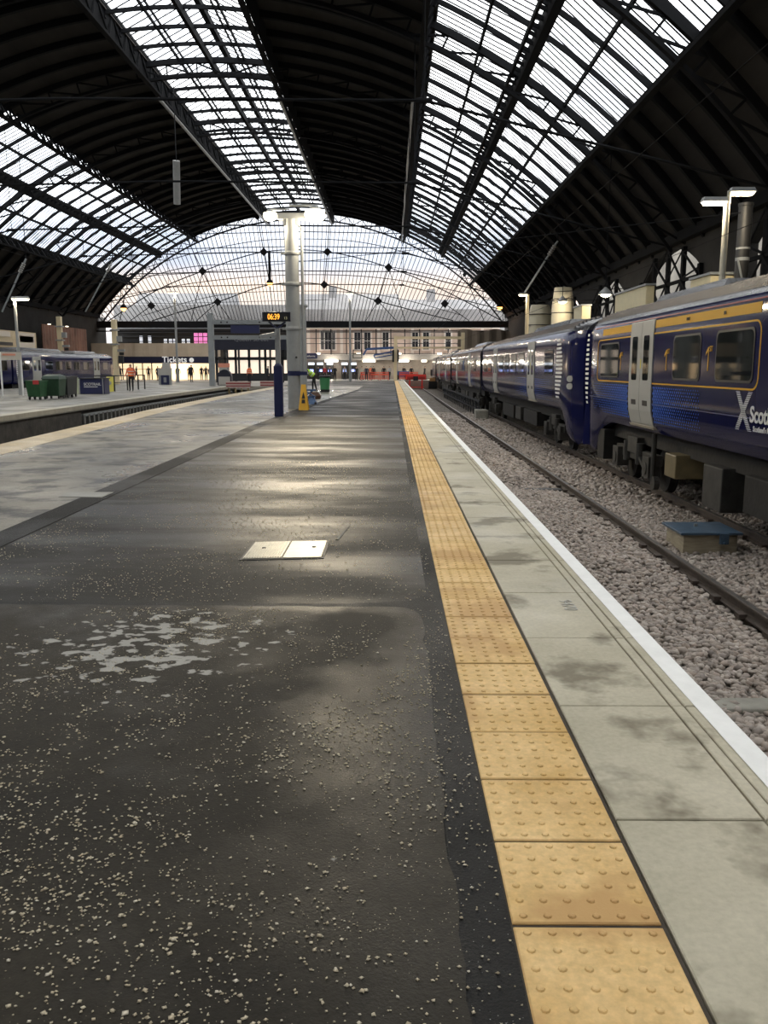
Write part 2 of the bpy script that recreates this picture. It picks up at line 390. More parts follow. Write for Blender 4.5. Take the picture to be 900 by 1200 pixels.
# slatted panels under far platform coping
sl = thing('slatted_platform_wall', (FE(50)-.2,50,-1.05), 'grey slatted wall below the far platform coping beside the track', 'wall')
m = MB(); yy = 35.2
for y0, y1 in zip(np.arange(35.2,71,3), np.arange(38.2,74,3)):
    m.beam((FE(y0)-.15,y0,-.42),(FE(min(y1,72))-.15,min(y1,72),-.42),.12,.10); m.beam((FE(y0)-.15,y0,-1.0),(FE(min(y1,72))-.15,min(y1,72),-1.0),.12,.1)
m.build('rail', M_gantry, sl)
m = MB()
for y in np.arange(35.3,72,.62): m.box(FE(y)-.26,FE(y)-.08,y-.1,y+.1,-1.0,-.42)
m.build('slat', mat('slat_grey', (.13,.13,.12), .7, var=.2), sl)['kind'] = 'stuff'

# concourse
m = MB(); m.box(-39,1.46,101.0,123,-1.3,-.002); m.box(1.46,16,105.2,123,-1.3,-.002); m.box(-39,-28.2,90,101,-.3,-.002); m.box(-28.2,-9.5,72,101.0,-.3,-.003)
struct('floor_concourse', m, mat('concourse_paving', (.3,.28,.24), .35, var=.2, vscale=.8))
m = MB(); m.box(7.75,15.3,-10,101,-1.3,0); struct('floor_right', m, M_far)
m = MB(); m.box(-39,-31.4,-10,90,-1.3,0); struct('floor_outer_left', m, M_far)
m = MB(); m.box(-60,30,-20,140,-1.6,-1.3); struct('floor_base', m, M_bed)

# ballast bed, gently heaped grid
def bed(x0,x1,y0,y1,nx,ny,name,lab,z=-1.085):
    m = MB(); rnd = random.Random(2); vs = []
    for j in range(ny+1):
        for i in range(nx+1):
            x = x0+(x1-x0)*i/nx; y = y0+(y1-y0)*j/ny
            vs.append((x,y,z+.035*math.sin(x*2.1+y*.7)*math.sin(y*1.3)+rnd.uniform(-.018,.018)))
    m.add(vs, [(j*(nx+1)+i, j*(nx+1)+i+1, (j+1)*(nx+1)+i+1, (j+1)*(nx+1)+i) for j in range(ny) for i in range(nx)])
    o = struct(name, m, M_bed, lab); return o
bed(1.4,7.8,-2,106,60,900,'floor_ballast','ballast bed under the right hand tracks')
bed(-14,-6.5,-2,72,20,160,'floor_ballast_left','ballast bed in the left track pit', -1.12)

# individual stones, merged
def stones(name, areas, label, seed=1):
    rng = np.random.default_rng(seed)
    ico = bmesh.new(); bmesh.ops.create_icosphere(ico, subdivisions=1, radius=1); ico.verts.ensure_lookup_table()
    bv = np.array([v.co[:] for v in ico.verts]); bf = np.array([[v.index for v in f.verts] for f in ico.faces]); ico.free()
    VV = []; FF = []; base = 0
    for (x0,x1,y0,y1,dens,s0,s1) in areas:
        n = int((x1-x0)*(y1-y0)*dens)
        px = rng.uniform(x0,x1,n); py = rng.uniform(y0,y1,n)
        keep = np.ones(n,bool)
        for rx in (2.26,3.73,5.46,6.96): keep &= np.abs(px-rx) > .085
        px = px[keep]; py = py[keep]; n = len(px)
        s = rng.uniform(s0,s1,n); sc = np.stack([s*rng.uniform(.8,1.35,n), s*rng.uniform(.75,1.2,n), s*rng.uniform(.5,.85,n)],1)
        v = bv[None]*(1+rng.uniform(-.24,.24,(n,12,1)))*sc[:,None,:]
        a = rng.uniform(0,6.28,n); b = rng.uniform(-.7,.7,n)
        ca,sa,cb,sb = np.cos(a)[:,None],np.sin(a)[:,None],np.cos(b)[:,None],np.sin(b)[:,None]
        x,y,z = v[...,0],v[...,1],v[...,2]
        y2 = y*cb-z*sb; z2 = y*sb+z*cb; x3 = x*ca-y2*sa; y3 = x*sa+y2*ca
        hz = -1.085+.035*np.sin(px*2.1+py*.7)*np.sin(py*1.3)+rng.uniform(0,.035,n)
        v = np.stack([x3+px[:,None], y3+py[:,None], z2+hz[:,None]],2).reshape(-1,3)
        f = (bf[None]+np.arange(n)[:,None,None]*12).reshape(-1,3)+base
        VV.append(v); FF.append(f); base += len(v)
    V = np.concatenate(VV).astype(np.float32); Fc = np.concatenate(FF).astype(np.int32)
    me = bpy.data.meshes.new(name); me.vertices.add(len(V)); me.vertices.foreach_set('co', V.ravel())
    me.loops.add(Fc.size); me.loops.foreach_set('vertex_index', Fc.ravel())
    me.polygons.add(len(Fc)); me.polygons.foreach_set('loop_start', np.arange(0,Fc.size,3,dtype=np.int32)); me.polygons.foreach_set('loop_total', np.full(len(Fc),3,dtype=np.int32))
    me.update(calc_edges=True); return me
def stone_mat(name, cols, rough=.8):
    m = bpy.data.materials.new(name); m.use_nodes = True; t = m.node_tree; b = t.nodes['Principled BSDF']
    g = N('ShaderNodeNewGeometry', t); r = N('ShaderNodeValToRGB', t); t.links.new(g.outputs['Random Per Island'], r.inputs[0])
    r.color_ramp.elements[0].color = (*cols[0],1); r.color_ramp.elements[-1].color = (*cols[-1],1)
    for i, c in enumerate(cols[1:-1]): r.color_ramp.elements.new((i+1)/(len(cols)-1)).color = (*c,1)
    t.links.new(r.outputs[0], b.inputs['Base Color']); b.inputs['Roughness'].default_value = rough; MATS[name] = m; return m
M_stone = stone_mat('ballast_stone', [(.20,.17,.15),(.42,.36,.31),(.30,.26,.23),(.54,.48,.43),(.37,.30,.25),(.48,.43,.38)])
me = stones('ballast', [(1.6,4.6,2.5,9,620,.026,.046),(3.8,7.4,6,16,480,.028,.046),(1.7,3.9,9,18,480,.028,.044),(1.7,7.4,16,30,170,.035,.055),(2.0,5.6,30,50,70,.045,.065)], '')
me.materials.append(M_stone); o = bpy.data.objects.new('ballast', me); COL.objects.link(o)
tag(o, 'loose grey and buff ballast stones around the right hand rails', 'gravel', kind='stuff')

# loose grit on platform
def grit():
    rng = np.random.default_rng(11)
    def field(x, y): return (np.sin(x*3.1+1.3*np.sin(y*2.3))+np.sin(y*4.7+x*2.9)+np.sin(x*7.3-y*5.1+2)+1.2*np.sin(x*1.3+.6)*np.sin(y*1.9))*.25
    P = []
    for (x0,x1,y0,y1,n,thr,s) in ((-3.2,.2,1.3,5.25,30000,None,.0043),(.19,.32,1.5,5.2,380,-1,.0036),(-3.3,.3,5.4,8.5,5200,.05,.0045),(-3.2,.3,8,14,5000,.1,.005)):
        x = rng.uniform(x0,x1,n); y = rng.uniform(y0,y1,n)
        k = field(x,y)*.8+.4*np.sin(x*23+2*np.sin(y*17))*np.sin(y*19+x*5)+rng.uniform(-.6,.6,n) > ((-.02+.16*(y-2.2)) if thr is None else thr)
        for a, b in zip(x[k], y[k]): P.append((a,b,s*float(np.clip(rng.lognormal(0,.32),.45,2))))
    P = np.array(P); n = len(P)
    bv = np.array([(1,0,0),(0,1,0),(-1,0,0),(0,-1,0),(0,0,1),(0,0,-1)],float)
    bf = np.array([(0,1,4),(1,2,4),(2,3,4),(3,0,4),(1,0,5),(2,1,5),(3,2,5),(0,3,5)])
    v = bv[None]*(1+rng.uniform(-.35,.35,(n,6,1)))*P[:,2][:,None,None]*np.array([1.1,1,.6]); a = rng.uniform(0,6.28,n)[:,None]
    x = v[...,0]*np.cos(a)-v[...,1]*np.sin(a)+P[:,0][:,None]; y = v[...,0]*np.sin(a)+v[...,1]*np.cos(a)+P[:,1][:,None]
    z = v[...,2]+.0075
    V = np.stack([x,y,z],2).reshape(-1,3).astype(np.float32); Fc = (bf[None]+np.arange(n)[:,None,None]*6).reshape(-1,3).astype(np.int32)
    me = bpy.data.meshes.new('loose_grit'); me.vertices.add(len(V)); me.vertices.foreach_set('co', V.ravel())
    me.loops.add(Fc.size); me.loops.foreach_set('vertex_index', Fc.ravel())
    me.polygons.add(len(Fc)); me.polygons.foreach_set('loop_start', np.arange(0,Fc.size,3,dtype=np.int32)); me.polygons.foreach_set('loop_total', np.full(len(Fc),3,dtype=np.int32))
    me.update(calc_edges=True); me.materials.append(stone_mat('grit_stone', [(.42,.35,.24),(.72,.64,.48),(.56,.47,.33),(.78,.72,.6)]))
    o = bpy.data.objects.new('loose_grit', me); COL.objects.link(o); tag(o, 'pale loose grit scattered over the dark platform asphalt', 'grit', kind='stuff')
grit()

# ------------------------------------------------------------------ rails
def rail(xf, y0, y1, z, label, group, nm='rail'):
    prof = [(-.07,-.135),(.07,-.135),(.07,-.12),(.012,-.10),(.012,-.045),(.035,-.035),(.036,-.005),(.03,0),(-.03,0),(-.036,-.005),(-.035,-.035),(-.012,-.045),(-.012,-.10),(-.07,-.12)]
    yl = np.arange(y0, y1+.1, (y1-y0)/max(1,int((y1-y0)/6))) if callable(xf) else [y0,y1]
    fx = xf if callable(xf) else (lambda y: xf)
    r = thing('running_rail', (fx((y0+y1)/2),(y0+y1)/2,z-.16), label, 'rail', group)
    m = MB(); m.loft([[(fx(y)+a,y,z+b) for a,b in prof] for y in yl]); m.build('rail_web', M_rust, r)
    m = MB(); m.loft([[(fx(y)-.03,y,z),(fx(y)+.03,y,z),(fx(y)+.03,y,z+.003),(fx(y)-.03,y,z+.003)] for y in yl]); m.build('rail_head', M_railtop, r)
    m = MB()
    for k in range(100):
        y = max(y0,3)+k*.7
        if y > y1: break
        m.box(fx(y)-.13,fx(y)-.05,y-.07,y+.07,z-.135,z-.085); m.box(fx(y)+.05,fx(y)+.13,y-.07,y+.07,z-.135,z-.085)
    o = m.build('rail_clip', M_rust, r); o['kind'] = 'stuff'
rail(2.26,-2,103,-.915,'rusty rail tucked close under the white edge of the platform','rails')
rail(3.73,-2,103,-.915,'dark rail crossing the pale ballast, nearest one seen beside the platform','rails')
rail(5.46,-2,104,-.915,'rusty rail at the foot of the blue trains, nearer of their two','rails')
rail(6.96,-2,104,-.915,'rail underneath the blue trains, farther of their two','rails')
cx = lambda y: (XL(y)+FE(y))/2
rail(lambda y: cx(y)+.75,0,66,-.95,'rail in the left pit, nearer the asphalt platform','rails')
rail(lambda y: cx(y)-.75,0,66,-.95,'rail in the left pit, nearer the slatted wall','rails')
for (x0,x1,yy,lab) in ((2.0,4.0,6.30,'concrete sleeper showing through the ballast nearest the camera'),(2.0,3.9,18.2,'dark sleeper end in the ballast halfway along the track'),(2.0,3.9,21.6,'dark sleeper end lying beyond the other one in the ballast')):
    m = MB(); m.box(x0,x1,yy-.12,yy+.12,-1.2,-1.052); o = m.build('sleeper', M_conc if yy<10 else M_dark, bevel=.02); tag(o, lab, 'sleeper', 'sleepers')

# trackside box with blue lid
t = thing('trackside_box', (4.5,12.15,-1.05), 'small wooden trackside box with blue metal lid on the ballast', 'box')
m = MB(); m.box(4.12,4.88,11.8,12.55,-1.1,-.80); m.build('box_body', mat('pale_timber', (.36,.31,.22), .7, var=.25, vscale=5, stretch=(1,1,6)), t, bevel=.01)
m = MB(); m.box(4.06,4.93,11.74,12.62,-.80,-.765); m.build('lid', mat('blue_lid', (.05,.09,.14), .4, var=.3, vscale=6), t, bevel=.008)
m = MB(); m.box(4.60,4.72,11.70,11.745,-.92,-.77); m.cyl((4.66,11.70,-.9),(4.66,11.67,-.9),.02); m.build('hasp', mat('blue_lid',()), t)
m = MB(); m.box(4.42,4.47,12.25,12.28,-.765,-.73); m.build('handle', M_grey, t)
# lattice guard frame in the six-foot
t = thing('track_guard_frame', (4.6,60,-1.05), 'low dark lattice guard frame standing between the tracks', 'frame')
for nm, z in (('top_rail',-.22),('bottom_rail',-.68)):
    m = MB(); m.box(4.56,4.64,44.8,77,z-.05,z+.05); m.build(nm, M_steelM, t)
for k, y in enumerate(np.arange(45,77,1.6)):
    m = MB(); m.beam((4.6,y,-.66),(4.6,y+.7,-.24),.07,.09); m.box(4.57,4.63,y-.03,y+.03,-1.05,-.66); m.build('strut', M_steelM, t)
m = MB(); m.box(4.30,4.95,43.7,44.6,-1.1,-.60); o = m.build('concrete_block', M_conc, bevel=.05); tag(o, 'pale concrete block at the near end of the lattice guard frame', 'block')

# inspection cover (two halves) and small cover
t = thing('drain_cover', (-.88,7.0,0), 'ribbed metal drain cover in two halves set in the dark asphalt', 'cover')
m = MB()
m.poly([(-1.215,6.62),(-.545,6.69),(-.55,7.40),(-1.215,7.32)], 0, .005); m.build('frame', M_dark, t)
MC = mat('cover_plate', (.30,.29,.25), .38, metal=.5, var=.25, vscale=8)
for (xa,xb) in ((-1.195,-.885),(-.875,-.57)):
    m = MB(); ya = lambda x: 6.65+(x+1.2)*.11; m.poly([(xa,ya(xa)),(xb,ya(xb)),(xb,ya(xb)+.66),(xa,ya(xa)+.66)], 0, .010)
    for k in range(15 if xa < -1 else 0):
        x = xa+.01+k*.0205; m.box(x,x+.010,ya(x)+.02,ya(x)+.63,.010,.014)
    m.build('cover_plate', MC, t)
m = MB()
for x, y in ((-1.08,7.05),(-.66,7.1)): m.cyl((x,y,.010),(x,y,.017),.016)
m.build_each('lifting_eye', M_dark, t)
m = MB(); m.poly([(-3.95,9.95),(-3.42,9.90),(-3.42,10.34),(-3.98,10.34)], 0, .009); m.poly([(-3.93,9.97),(-3.44,9.92),(-3.44,10.32),(-3.96,10.32)], .009, .012)
o = m.build('access_cover', mat('pale_cover', (.3,.29,.26), .5, var=.15)); tag(o, 'pale rectangular access cover beside the tar seam on the left', 'cover')
# long scar in asphalt
m = MB(); m.poly([(-.50,7.45),(-.47,7.44),(-.40,8.15),(-.415,8.15)], 0, .0042); struct('trim_10', m, mat('scar', (.12,.115,.1), .7), 'pale scratch in the asphalt beyond the drain cover')
# ================================================================== ROOF
CX, CZ, RO, RI = -11.85, -12.9, 34.5, 33.3
def rp(th, r, y=0): t = R(th); return (CX+r*math.sin(t), y, CZ+r*math.cos(t))
YG, BAY, TB = 115.0, 2.75, 13.75
YB = YG-BAY*49
def arc_beam(mb, r0, r1, y, w, a, b, st=2.0):
    n = max(1, int(abs(b-a)/st)); rings = []
    for k in range(n+1):
        th = a+(b-a)*k/n; p0 = rp(th, r0); p1 = rp(th, r1)
        rings.append([(p0[0],y-w/2,p0[2]),(p0[0],y+w/2,p0[2]),(p1[0],y+w/2,p1[2]),(p1[0],y-w/2,p1[2])])
    mb.loft(rings)
def shell(mb, a, b, r, y0, y1, th=.06, st=1.7):
    n = max(1,int(abs(b-a)/st)); rings = []
    for k in range(n+1):
        t = a+(b-a)*k/n; p0 = rp(t,r); p1 = rp(t,r+th)
        rings.append([(p0[0],y0,p0[2]),(p0[0],y1,p0[2]),(p1[0],y1,p1[2]),(p1[0],y0,p1[2])])
    mb.loft(rings)
m = MB()
for a, b in ((-52.8,-41),(-24,-7),(7,24),(41,52.8)): shell(m, a, b, RO+.02, YB, YG+.3, .12)
ceiling = struct('ceiling', m, M_boards, 'dark boarded bands of the curved station roof')
# corrugated swelling of the boards between the ribs
m = MB()
# intermediate ribs: children of the ceiling
for k in range(1, 50):
    if k % 5 == 0: continue
    y = YG-k*BAY
    m = MB(); arc_beam(m, RO-.20, RO+.02, y, .12, -52.6, 52.6, 1.7)
    for a_, b_ in ((-52.6,-41.2),(-24,-7.2),(7.2,24),(41.2,52.6)): arc_beam(m, RO-.38, RO-.18, y, .24, a_, b_, 1.7)
    m.build('roof_rib', M_steelD, ceiling)
# glazing surfaces
def plane_strip(mb, th0, r0, th1, r1, y0, y1, t=.02):
    p, q = rp(th0, r0), rp(th1, r1)
    mb.loft([[(p[0],y0,p[2]),(p[0],y1,p[2]),(p[0],y1,p[2]+t),(p[0],y0,p[2]+t)],[(q[0],y0,q[2]),(q[0],y1,q[2]),(q[0],y1,q[2]+t),(q[0],y0,q[2]+t)]])
panes = [(-41,RO+.1,-32.5,RO+.45),(-32.5,RO+.35,-24,RO+.15),(-7,RO+.35,0,RO+2.3),(0,RO+2.3,7,RO+.35),(24,RO+.15,32.5,RO+.35),(32.5,RO+.45,41,RO+.1)]
for i, (a, ra, b, rb) in enumerate(panes):
    m = MB(); p, q = rp(a,ra), rp(b,rb)
    m.add([(p[0],YB,p[2]),(p[0],YG,p[2]),(q[0],YG,q[2]),(q[0],YB,q[2])],[(0,1,2,3)])
    g = struct('window_%d' % (i+1), m, G_roof, ['left roof light, outer slope','left roof light, inner slope','central ridged roof light, left slope','central ridged roof light, right slope','right roof light, inner slope','right roof light, outer slope'][i])
    m = MB(); y = YB
    while y < YG:
        m.beam((p[0],y,p[2]-.03),(q[0],y,q[2]-.03),(.045 if i not in (2,3) else .07),.05); y += BAY/(5 if i not in (2,3) else 3)
    m.build('glazing_bar', M_bars, g)['kind'] = 'stuff'
# longitudinal members
def purlin(nm, th, r, w, h, mt, lab):
    m = MB(); p = rp(th, r); m.box(p[0]-w/2,p[0]+w/2,YB,YG,p[2]-h/2,p[2]+h/2); m.build(nm, mt, ceiling)
for th in (-36.8,-28.2,28.2,36.8): purlin('purlin', th, RO-.1, .12, .2, M_steelD, '')
for th in (-3.6,3.6): purlin('purlin', th, RO-.05, .09, .2, M_steelD, ''); purlin('purlin', th+.55*(1 if th<0 else -1), RO-.05, .07, .16, M_steelD, '')
purlin('ridge_beam', 0, RO+2.0, .34, .4, M_steelD, ''); purlin('ridge_beam', 0, RO-.3, .22, .5, M_steelD, '')
def lattice(nm, th, dth, r0, r1, step, solid, lab):
    g = thing(nm, rp(th, r0, 60), lab, 'girder', 'lattice girders along the roof lights'); t = R(th)
    top, bot = rp(th, r1), rp(th+dth, r0)
    m = MB(); m.beam((top[0],YB,top[2]),(top[0],YG,top[2]),.26,.22); m.build('upper_chord', M_steelD, g)
    m = MB(); m.beam((bot[0],YB,bot[2]),(bot[0],YG,bot[2]),.30,.16); m.build('lower_chord', M_steelD, g)
    m = MB()
    if solid: m.box(top[0]-.03,top[0]+.03,YB,YG,bot[2],top[2])
    y = YB; f = 0
    while y < YG-step/2:
        a = (bot[0],y,bot[2]); b = (top[0],y+step/2,top[2]); c = (bot[0],y+step,bot[2])
        m.beam(a,b,.1,.1); m.beam(b,c,.1,.1); y += step
    o = m.build('lattice', M_steelD, g); o['kind'] = 'stuff'
    return g
lattice('longitudinal_girder', -41.3, 0, RI, RO+.1, 1.375, False, 'dark lattice girder at the outer edge of the left roof light')
lattice('longitudinal_girder', -23.7, 0, RI, RO+.3, 1.375, False, 'dark lattice girder at the inner edge of the left roof light')
gD = lattice('longitudinal_girder', -7.2, 0, RI-.2, RO+.35, 2.75, True, 'deep dark girder at the left edge of the central roof light')
gC = lattice('longitudinal_girder', 7.2, 0, RI-.2, RO+.35, 2.75, True, 'deep dark girder at the right edge of the central roof light')
lattice('longitudinal_girder', 23.7, 0, RI, RO+.3, 1.375, False, 'dark lattice girder at the inner edge of the right roof light')
lattice('longitudinal_girder', 41.3, 0, RI, RO+.1, 1.375, False, 'dark lattice girder at the outer edge of the right roof light')
for th, sg, lab in ((-32.5,1,'ladder-like girder down the middle of the left roof light'),(32.5,-1,'ladder-like girder down the middle of the right roof light')):
    g = thing('mid_girder', rp(th, RI, 60), lab, 'girder', 'ladder girders in the side roof lights')
    p = rp(th, RO-.2); q = rp(th+sg*.95, RO-.35)
    m = MB(); m.box(p[0]-.20,p[0]+.20,YB,YG,p[2]-.35,p[2]+.35); m.build('deep_beam', M_steelD, g)
    m = MB(); m.box(q[0]-.07,q[0]+.07,YB,YG,q[2]-.12,q[2]+.12); m.build('side_rail', M_steelD, g)
    m = MB(); y = YB
    while y < YG: m.beam((p[0],y,p[2]-.1),(q[0],y,q[2]),.10,.16); y += BAY/3
    m.build('rung', M_steelD, g)['kind'] = 'stuff'
for th, nm in ((-7.2,'left'),(7.2,'right')):   # pale pipe under the girders, far half
    p = rp(th, RI-.45); m = MB(); m.cyl((p[0],62,p[2]),(p[0],YG-.3,p[2]),.11,.11,8)
    o = m.build('service_pipe', M_grey); tag(o, 'pale service pipe running under the %s girder of the central roof light' % nm, 'pipe')
p = rp(23.3, RI-.2); m = MB(); m.cyl((p[0],55,p[2]),(p[0],YG-.3,p[2]),.09,.09,8)
tag(m.build('service_pipe', M_grey), 'pale service pipe running under the inner girder of the right roof light', 'pipe')

# main trusses
ordn = ['at the glazed end screen','first in front of the glazed end screen','second in front of the glazed end screen','third in front of the glazed end screen','fourth in front of the glazed end screen','fifth in front of the glazed end screen','sixth in front of the glazed end screen','seventh in front of the glazed end screen, nearest overhead','eighth in front of the glazed end screen, above the camera','last, behind the camera']
for j in range(10):
    y = YG-TB*j
    if j in (8, 9): pass
    g = thing('roof_truss', rp(0, RI, y), 'dark curved lattice roof truss, %s' % ordn[j], 'roof truss', 'arched roof trusses')
    m = MB(); arc_beam(m, RO-.32, RO+.02, y, .26, -52.8, 52.8, 1.7); m.build('upper_chord', M_steelD, g)
    m = MB(); arc_beam(m, RI, RI+.16, y, .26, -52.4, 52.4, 1.7); m.build('lower_chord', M_steelD, g)
    m = MB(); n = 31; st = 105.0/n
    for k in range(n):
        a = -52.5+st*k; b = a+st
        lo0, hi0, lo1, hi1 = rp(a,RI+.1,y), rp(a,RO-.3,y), rp(b,RI+.1,y), rp(b,RO-.3,y)
        if j == 0:
            mid = rp(a+st/2, RO-.3, y); m.beam(lo0, mid, .07,.09); m.beam(mid, lo1, .07,.09)
        else:
            m.beam(lo0, hi0, .08,.1)
            if a < 0: m.beam(lo1, hi0, .08,.1)
            else: m.beam(lo0, hi1, .08,.1)
    m.build('lattice', M_steelD, g)
    # tie rod with hangers
    if j > 0:
        L, Rr = rp(-51.5, RI, y), rp(51.5, RI, y); A = (CX-14, y, 10.75); B = (CX+13, y, 10.95); C = (CX, y, 11.05)
        m = MB(); m.tube([L, A, C, B, Rr], .055, 6)
        for q in (A, B): m.cyl((q[0]-.3,y,q[2]),(q[0]+.3,y,q[2]),.1,.1,8)
        m.build('tie_rod', M_steelD, g)
        m = MB()
        for xx in (CX-14, CX+13): m.cyl((xx,y,10.8),(xx,y,CZ+math.sqrt(RI**2-(xx-CX)**2)),.025,.025,5)
        m.build_each('hanger', M_steelD, g)

# ================================================================== END SCREEN
ZB = 7.55
g = None
m = MB(); pts = []
half = math.degrees(math.acos((ZB-CZ)/RO))
for k in range(41):
    t = -half+2*half*k/40; q = rp(t, RO-.05); pts.append((q[0], q[2]))
m.add([(x, YG+.15, z) for x, z in pts], [tuple(range(len(pts)))])
scr = struct('window_7', m, G_gable, 'great arched glass end screen of the station')
FC = (CX, -24.0)
m = MB(); x = -1
for k in range(-60, 61):
    a = R(k*.74); d = (math.sin(a), math.cos(a))
    # intersect with base and circle
    t0 = (ZB-FC[1])/d[1]; bx = FC[0]+d[0]*t0
    oz = FC[1]-CZ; bq = d[1]*oz; cq = oz*oz-(RO-.1)**2; t1 = -bq+math.sqrt(max(0,bq*bq-cq))
    if t1 <= t0+.2: continue
    m.beam((bx,YG+.08,ZB),(FC[0]+d[0]*t1,YG+.08,FC[1]+d[1]*t1),.07,.08)
m.build('glazing_bar', mat('screen_bar_paint', (.06,.062,.07), .8, spec=.1), scr)['kind'] = 'stuff'
def SP(x, y, d=0):   # sketch coordinates of the screen tracery measured on the screen itself
    return (CX+(x-357)*.1154, YG-.15-d, 1.52+(431-y)*.1154)
nodes = dict(a=(315,302),b=(387,302),c=(456,319),d=(470,286),e=(245,323),f=(383,338),g=(261,357),h=(444,356),i=(185,361),j=(520,359),k=(309,265),l=(390,265),m=(542,327),n=(160,333),o=(321,338),p=(229,288))
def spline(pts, n=8):
    out = []
    P = [pts[0]]+pts+[pts[-1]]
    for i in range(1, len(P)-2):
        for k in range(n):
            t = k/n; a,b,c,d = P[i-1],P[i],P[i+1],P[i+2]
            out.append(tuple(.5*((2*b[q])+(-a[q]+c[q])*t+(2*a[q]-5*b[q]+4*c[q]-d[q])*t*t+(-a[q]+3*b[q]-3*c[q]+d[q])*t**3) for q in (0,1)))
    return out+[pts[-1]]
arcs = [([(135,378),(190,345),(245,323),(315,302),(387,302),(456,319),(520,345),(585,378)],.07),
        ([(185,378),(225,366),(261,357),(321,338),(383,338),(444,356),(490,368),(530,378)],.07),
        ([(172,322),(229,305),(300,291),(357,288),(420,291),(480,304),(545,326)],.05),
        ([(150,340),(220,320),(300,314),(360,312),(430,315),(500,326),(562,342)],.05),
        ([(140,352),(250,334),(357,327),(460,332),(575,354)],.05),
        ([(175,372),(260,350),(357,345),(450,350),(540,372)],.04)]
m = MB()
for pts, r in arcs: m.tube([SP(*q) for q in spline(pts)], r, 6)
for (ax, ay, bx, by) in ((190,299,545,299),(212,283,505,283)): m.tube([SP(ax,ay),SP(357,ay-3),SP(bx,by)], .06, 6)
m.build('curved_tie', M_steelD, scr)
m = MB()
for q in ('k','a'),('a','o'),('l','b'),('b','f'),('d','c'),('c','h'),('p','e'),('e','g'),('n','i'),('m','j'):
    m.tube([SP(*nodes[q[0]]), SP(*nodes[q[1]])], .06, 6)
for n_, (bx, dx) in dict(o=(325,0),f=(380,0),h=(430,0),g=(276,0),i=(205,0),j=(505,0),c=(475,0),e=(230,0),m=(565,0),n=(148,0)).items(): m.tube([SP(*nodes[n_]), SP(bx,378)], .05, 6)
for n_, bx in dict(g=236,h=465,i=160,j=548).items(): m.tube([SP(*nodes[n_]), SP(bx,378)], .05, 6)
for a in ('p','k','l','d'): pass
m.build('radial_tie', M_steelD, scr)
m = MB()
for n_, (x, y) in nodes.items():
    c = SP(x, y, .02); s = .55 if n_ in 'abcefghij' else .32
    m.add([(c[0]-s,c[1],c[2]),(c[0],c[1],c[2]-s),(c[0]+s,c[1],c[2]),(c[0],c[1],c[2]+s),(c[0]-s,c[1]-.06,c[2]),(c[0],c[1]-.06,c[2]-s),(c[0]+s,c[1]-.06,c[2]),(c[0],c[1]-.06,c[2]+s)],
          [(0,1,2,3),(7,6,5,4),(0,1,5,4),(1,2,6,5),(2,3,7,6),(3,0,4,7)])
m.build('node_plate', M_steelD, scr)
m = MB(); m.box(-39,15.3,YG-.6,YG+.4,6.75,ZB+.02); m.box(-39,15.3,YG-.9,YG-.7,6.2,6.35); 
struct('trim_11', m, M_steelD, 'dark beam along the foot of the glazed end screen')
# walls -------------------------------------------------------------
M_wall = mat('dark_sooty_wall', (.016,.015,.014), .9, var=.5, vscale=.6, bump=.3, bscale=3)
M_wallL = mat('pale_hoarding', (.52,.43,.33), .8, var=.12, vscale=.7)
m = MB(); m.box(-39.3,-38.9,-20,118,-1.3,8.2); struct('wall_left', m, M_wall)
m = MB(); m.box(-39.3,15.5,-20.4,-20,-1.3,22); struct('wall_back_blocker', m, M_wall)  # unseen dark wall added to keep sky light behind the camera off the floor
# right wall with arched openings
op = [(29.5,38.2,8.3),(43.5,53.5,7.9),(57.2,66.3,7.6),(70.5,80,7.5)]
def wall_right():
    m = MB(); Y = -20
    for (a, b, zt) in op:
        m.box(15.3,15.8,Y,a,-1.3,8.9); m.box(15.3,15.8,a,b,-1.3,4.1)
        n = 10; 
        for k in range(n):
            y0 = a+(b-a)*k/n; y1 = a+(b-a)*(k+1)/n; c = (a+b)/2; h = (b-a)/2
            z = lambda y: zt-1.5*((y-c)/h)**2
            m.loft([[(15.3,y0,z(y0)),(15.8,y0,z(y0)),(15.8,y0,8.9),(15.3,y0,8.9)],[(15.3,y1,z(y1)),(15.8,y1,z(y1)),(15.8,y1,8.9),(15.3,y1,8.9)]])
        Y = b
    m.box(15.3,15.8,Y,118,-1.3,8.9)
    return m
struct('wall_right', wall_right(), M_wall)
m = MB(); m.box(19.5,19.8,20,90,-1,12); struct('wall_outer_right', m, mat('pale_outer_wall', (.42,.40,.36), .8, var=.25, vscale=.5))
labs = ['dark lattice braced opening high on the right, nearest the camera','dark lattice braced arched opening high on the right wall, second from the camera','dark lattice braced opening on the right, third from the camera behind the hanging lamp','dark lattice opening on the right, farthest from the camera']
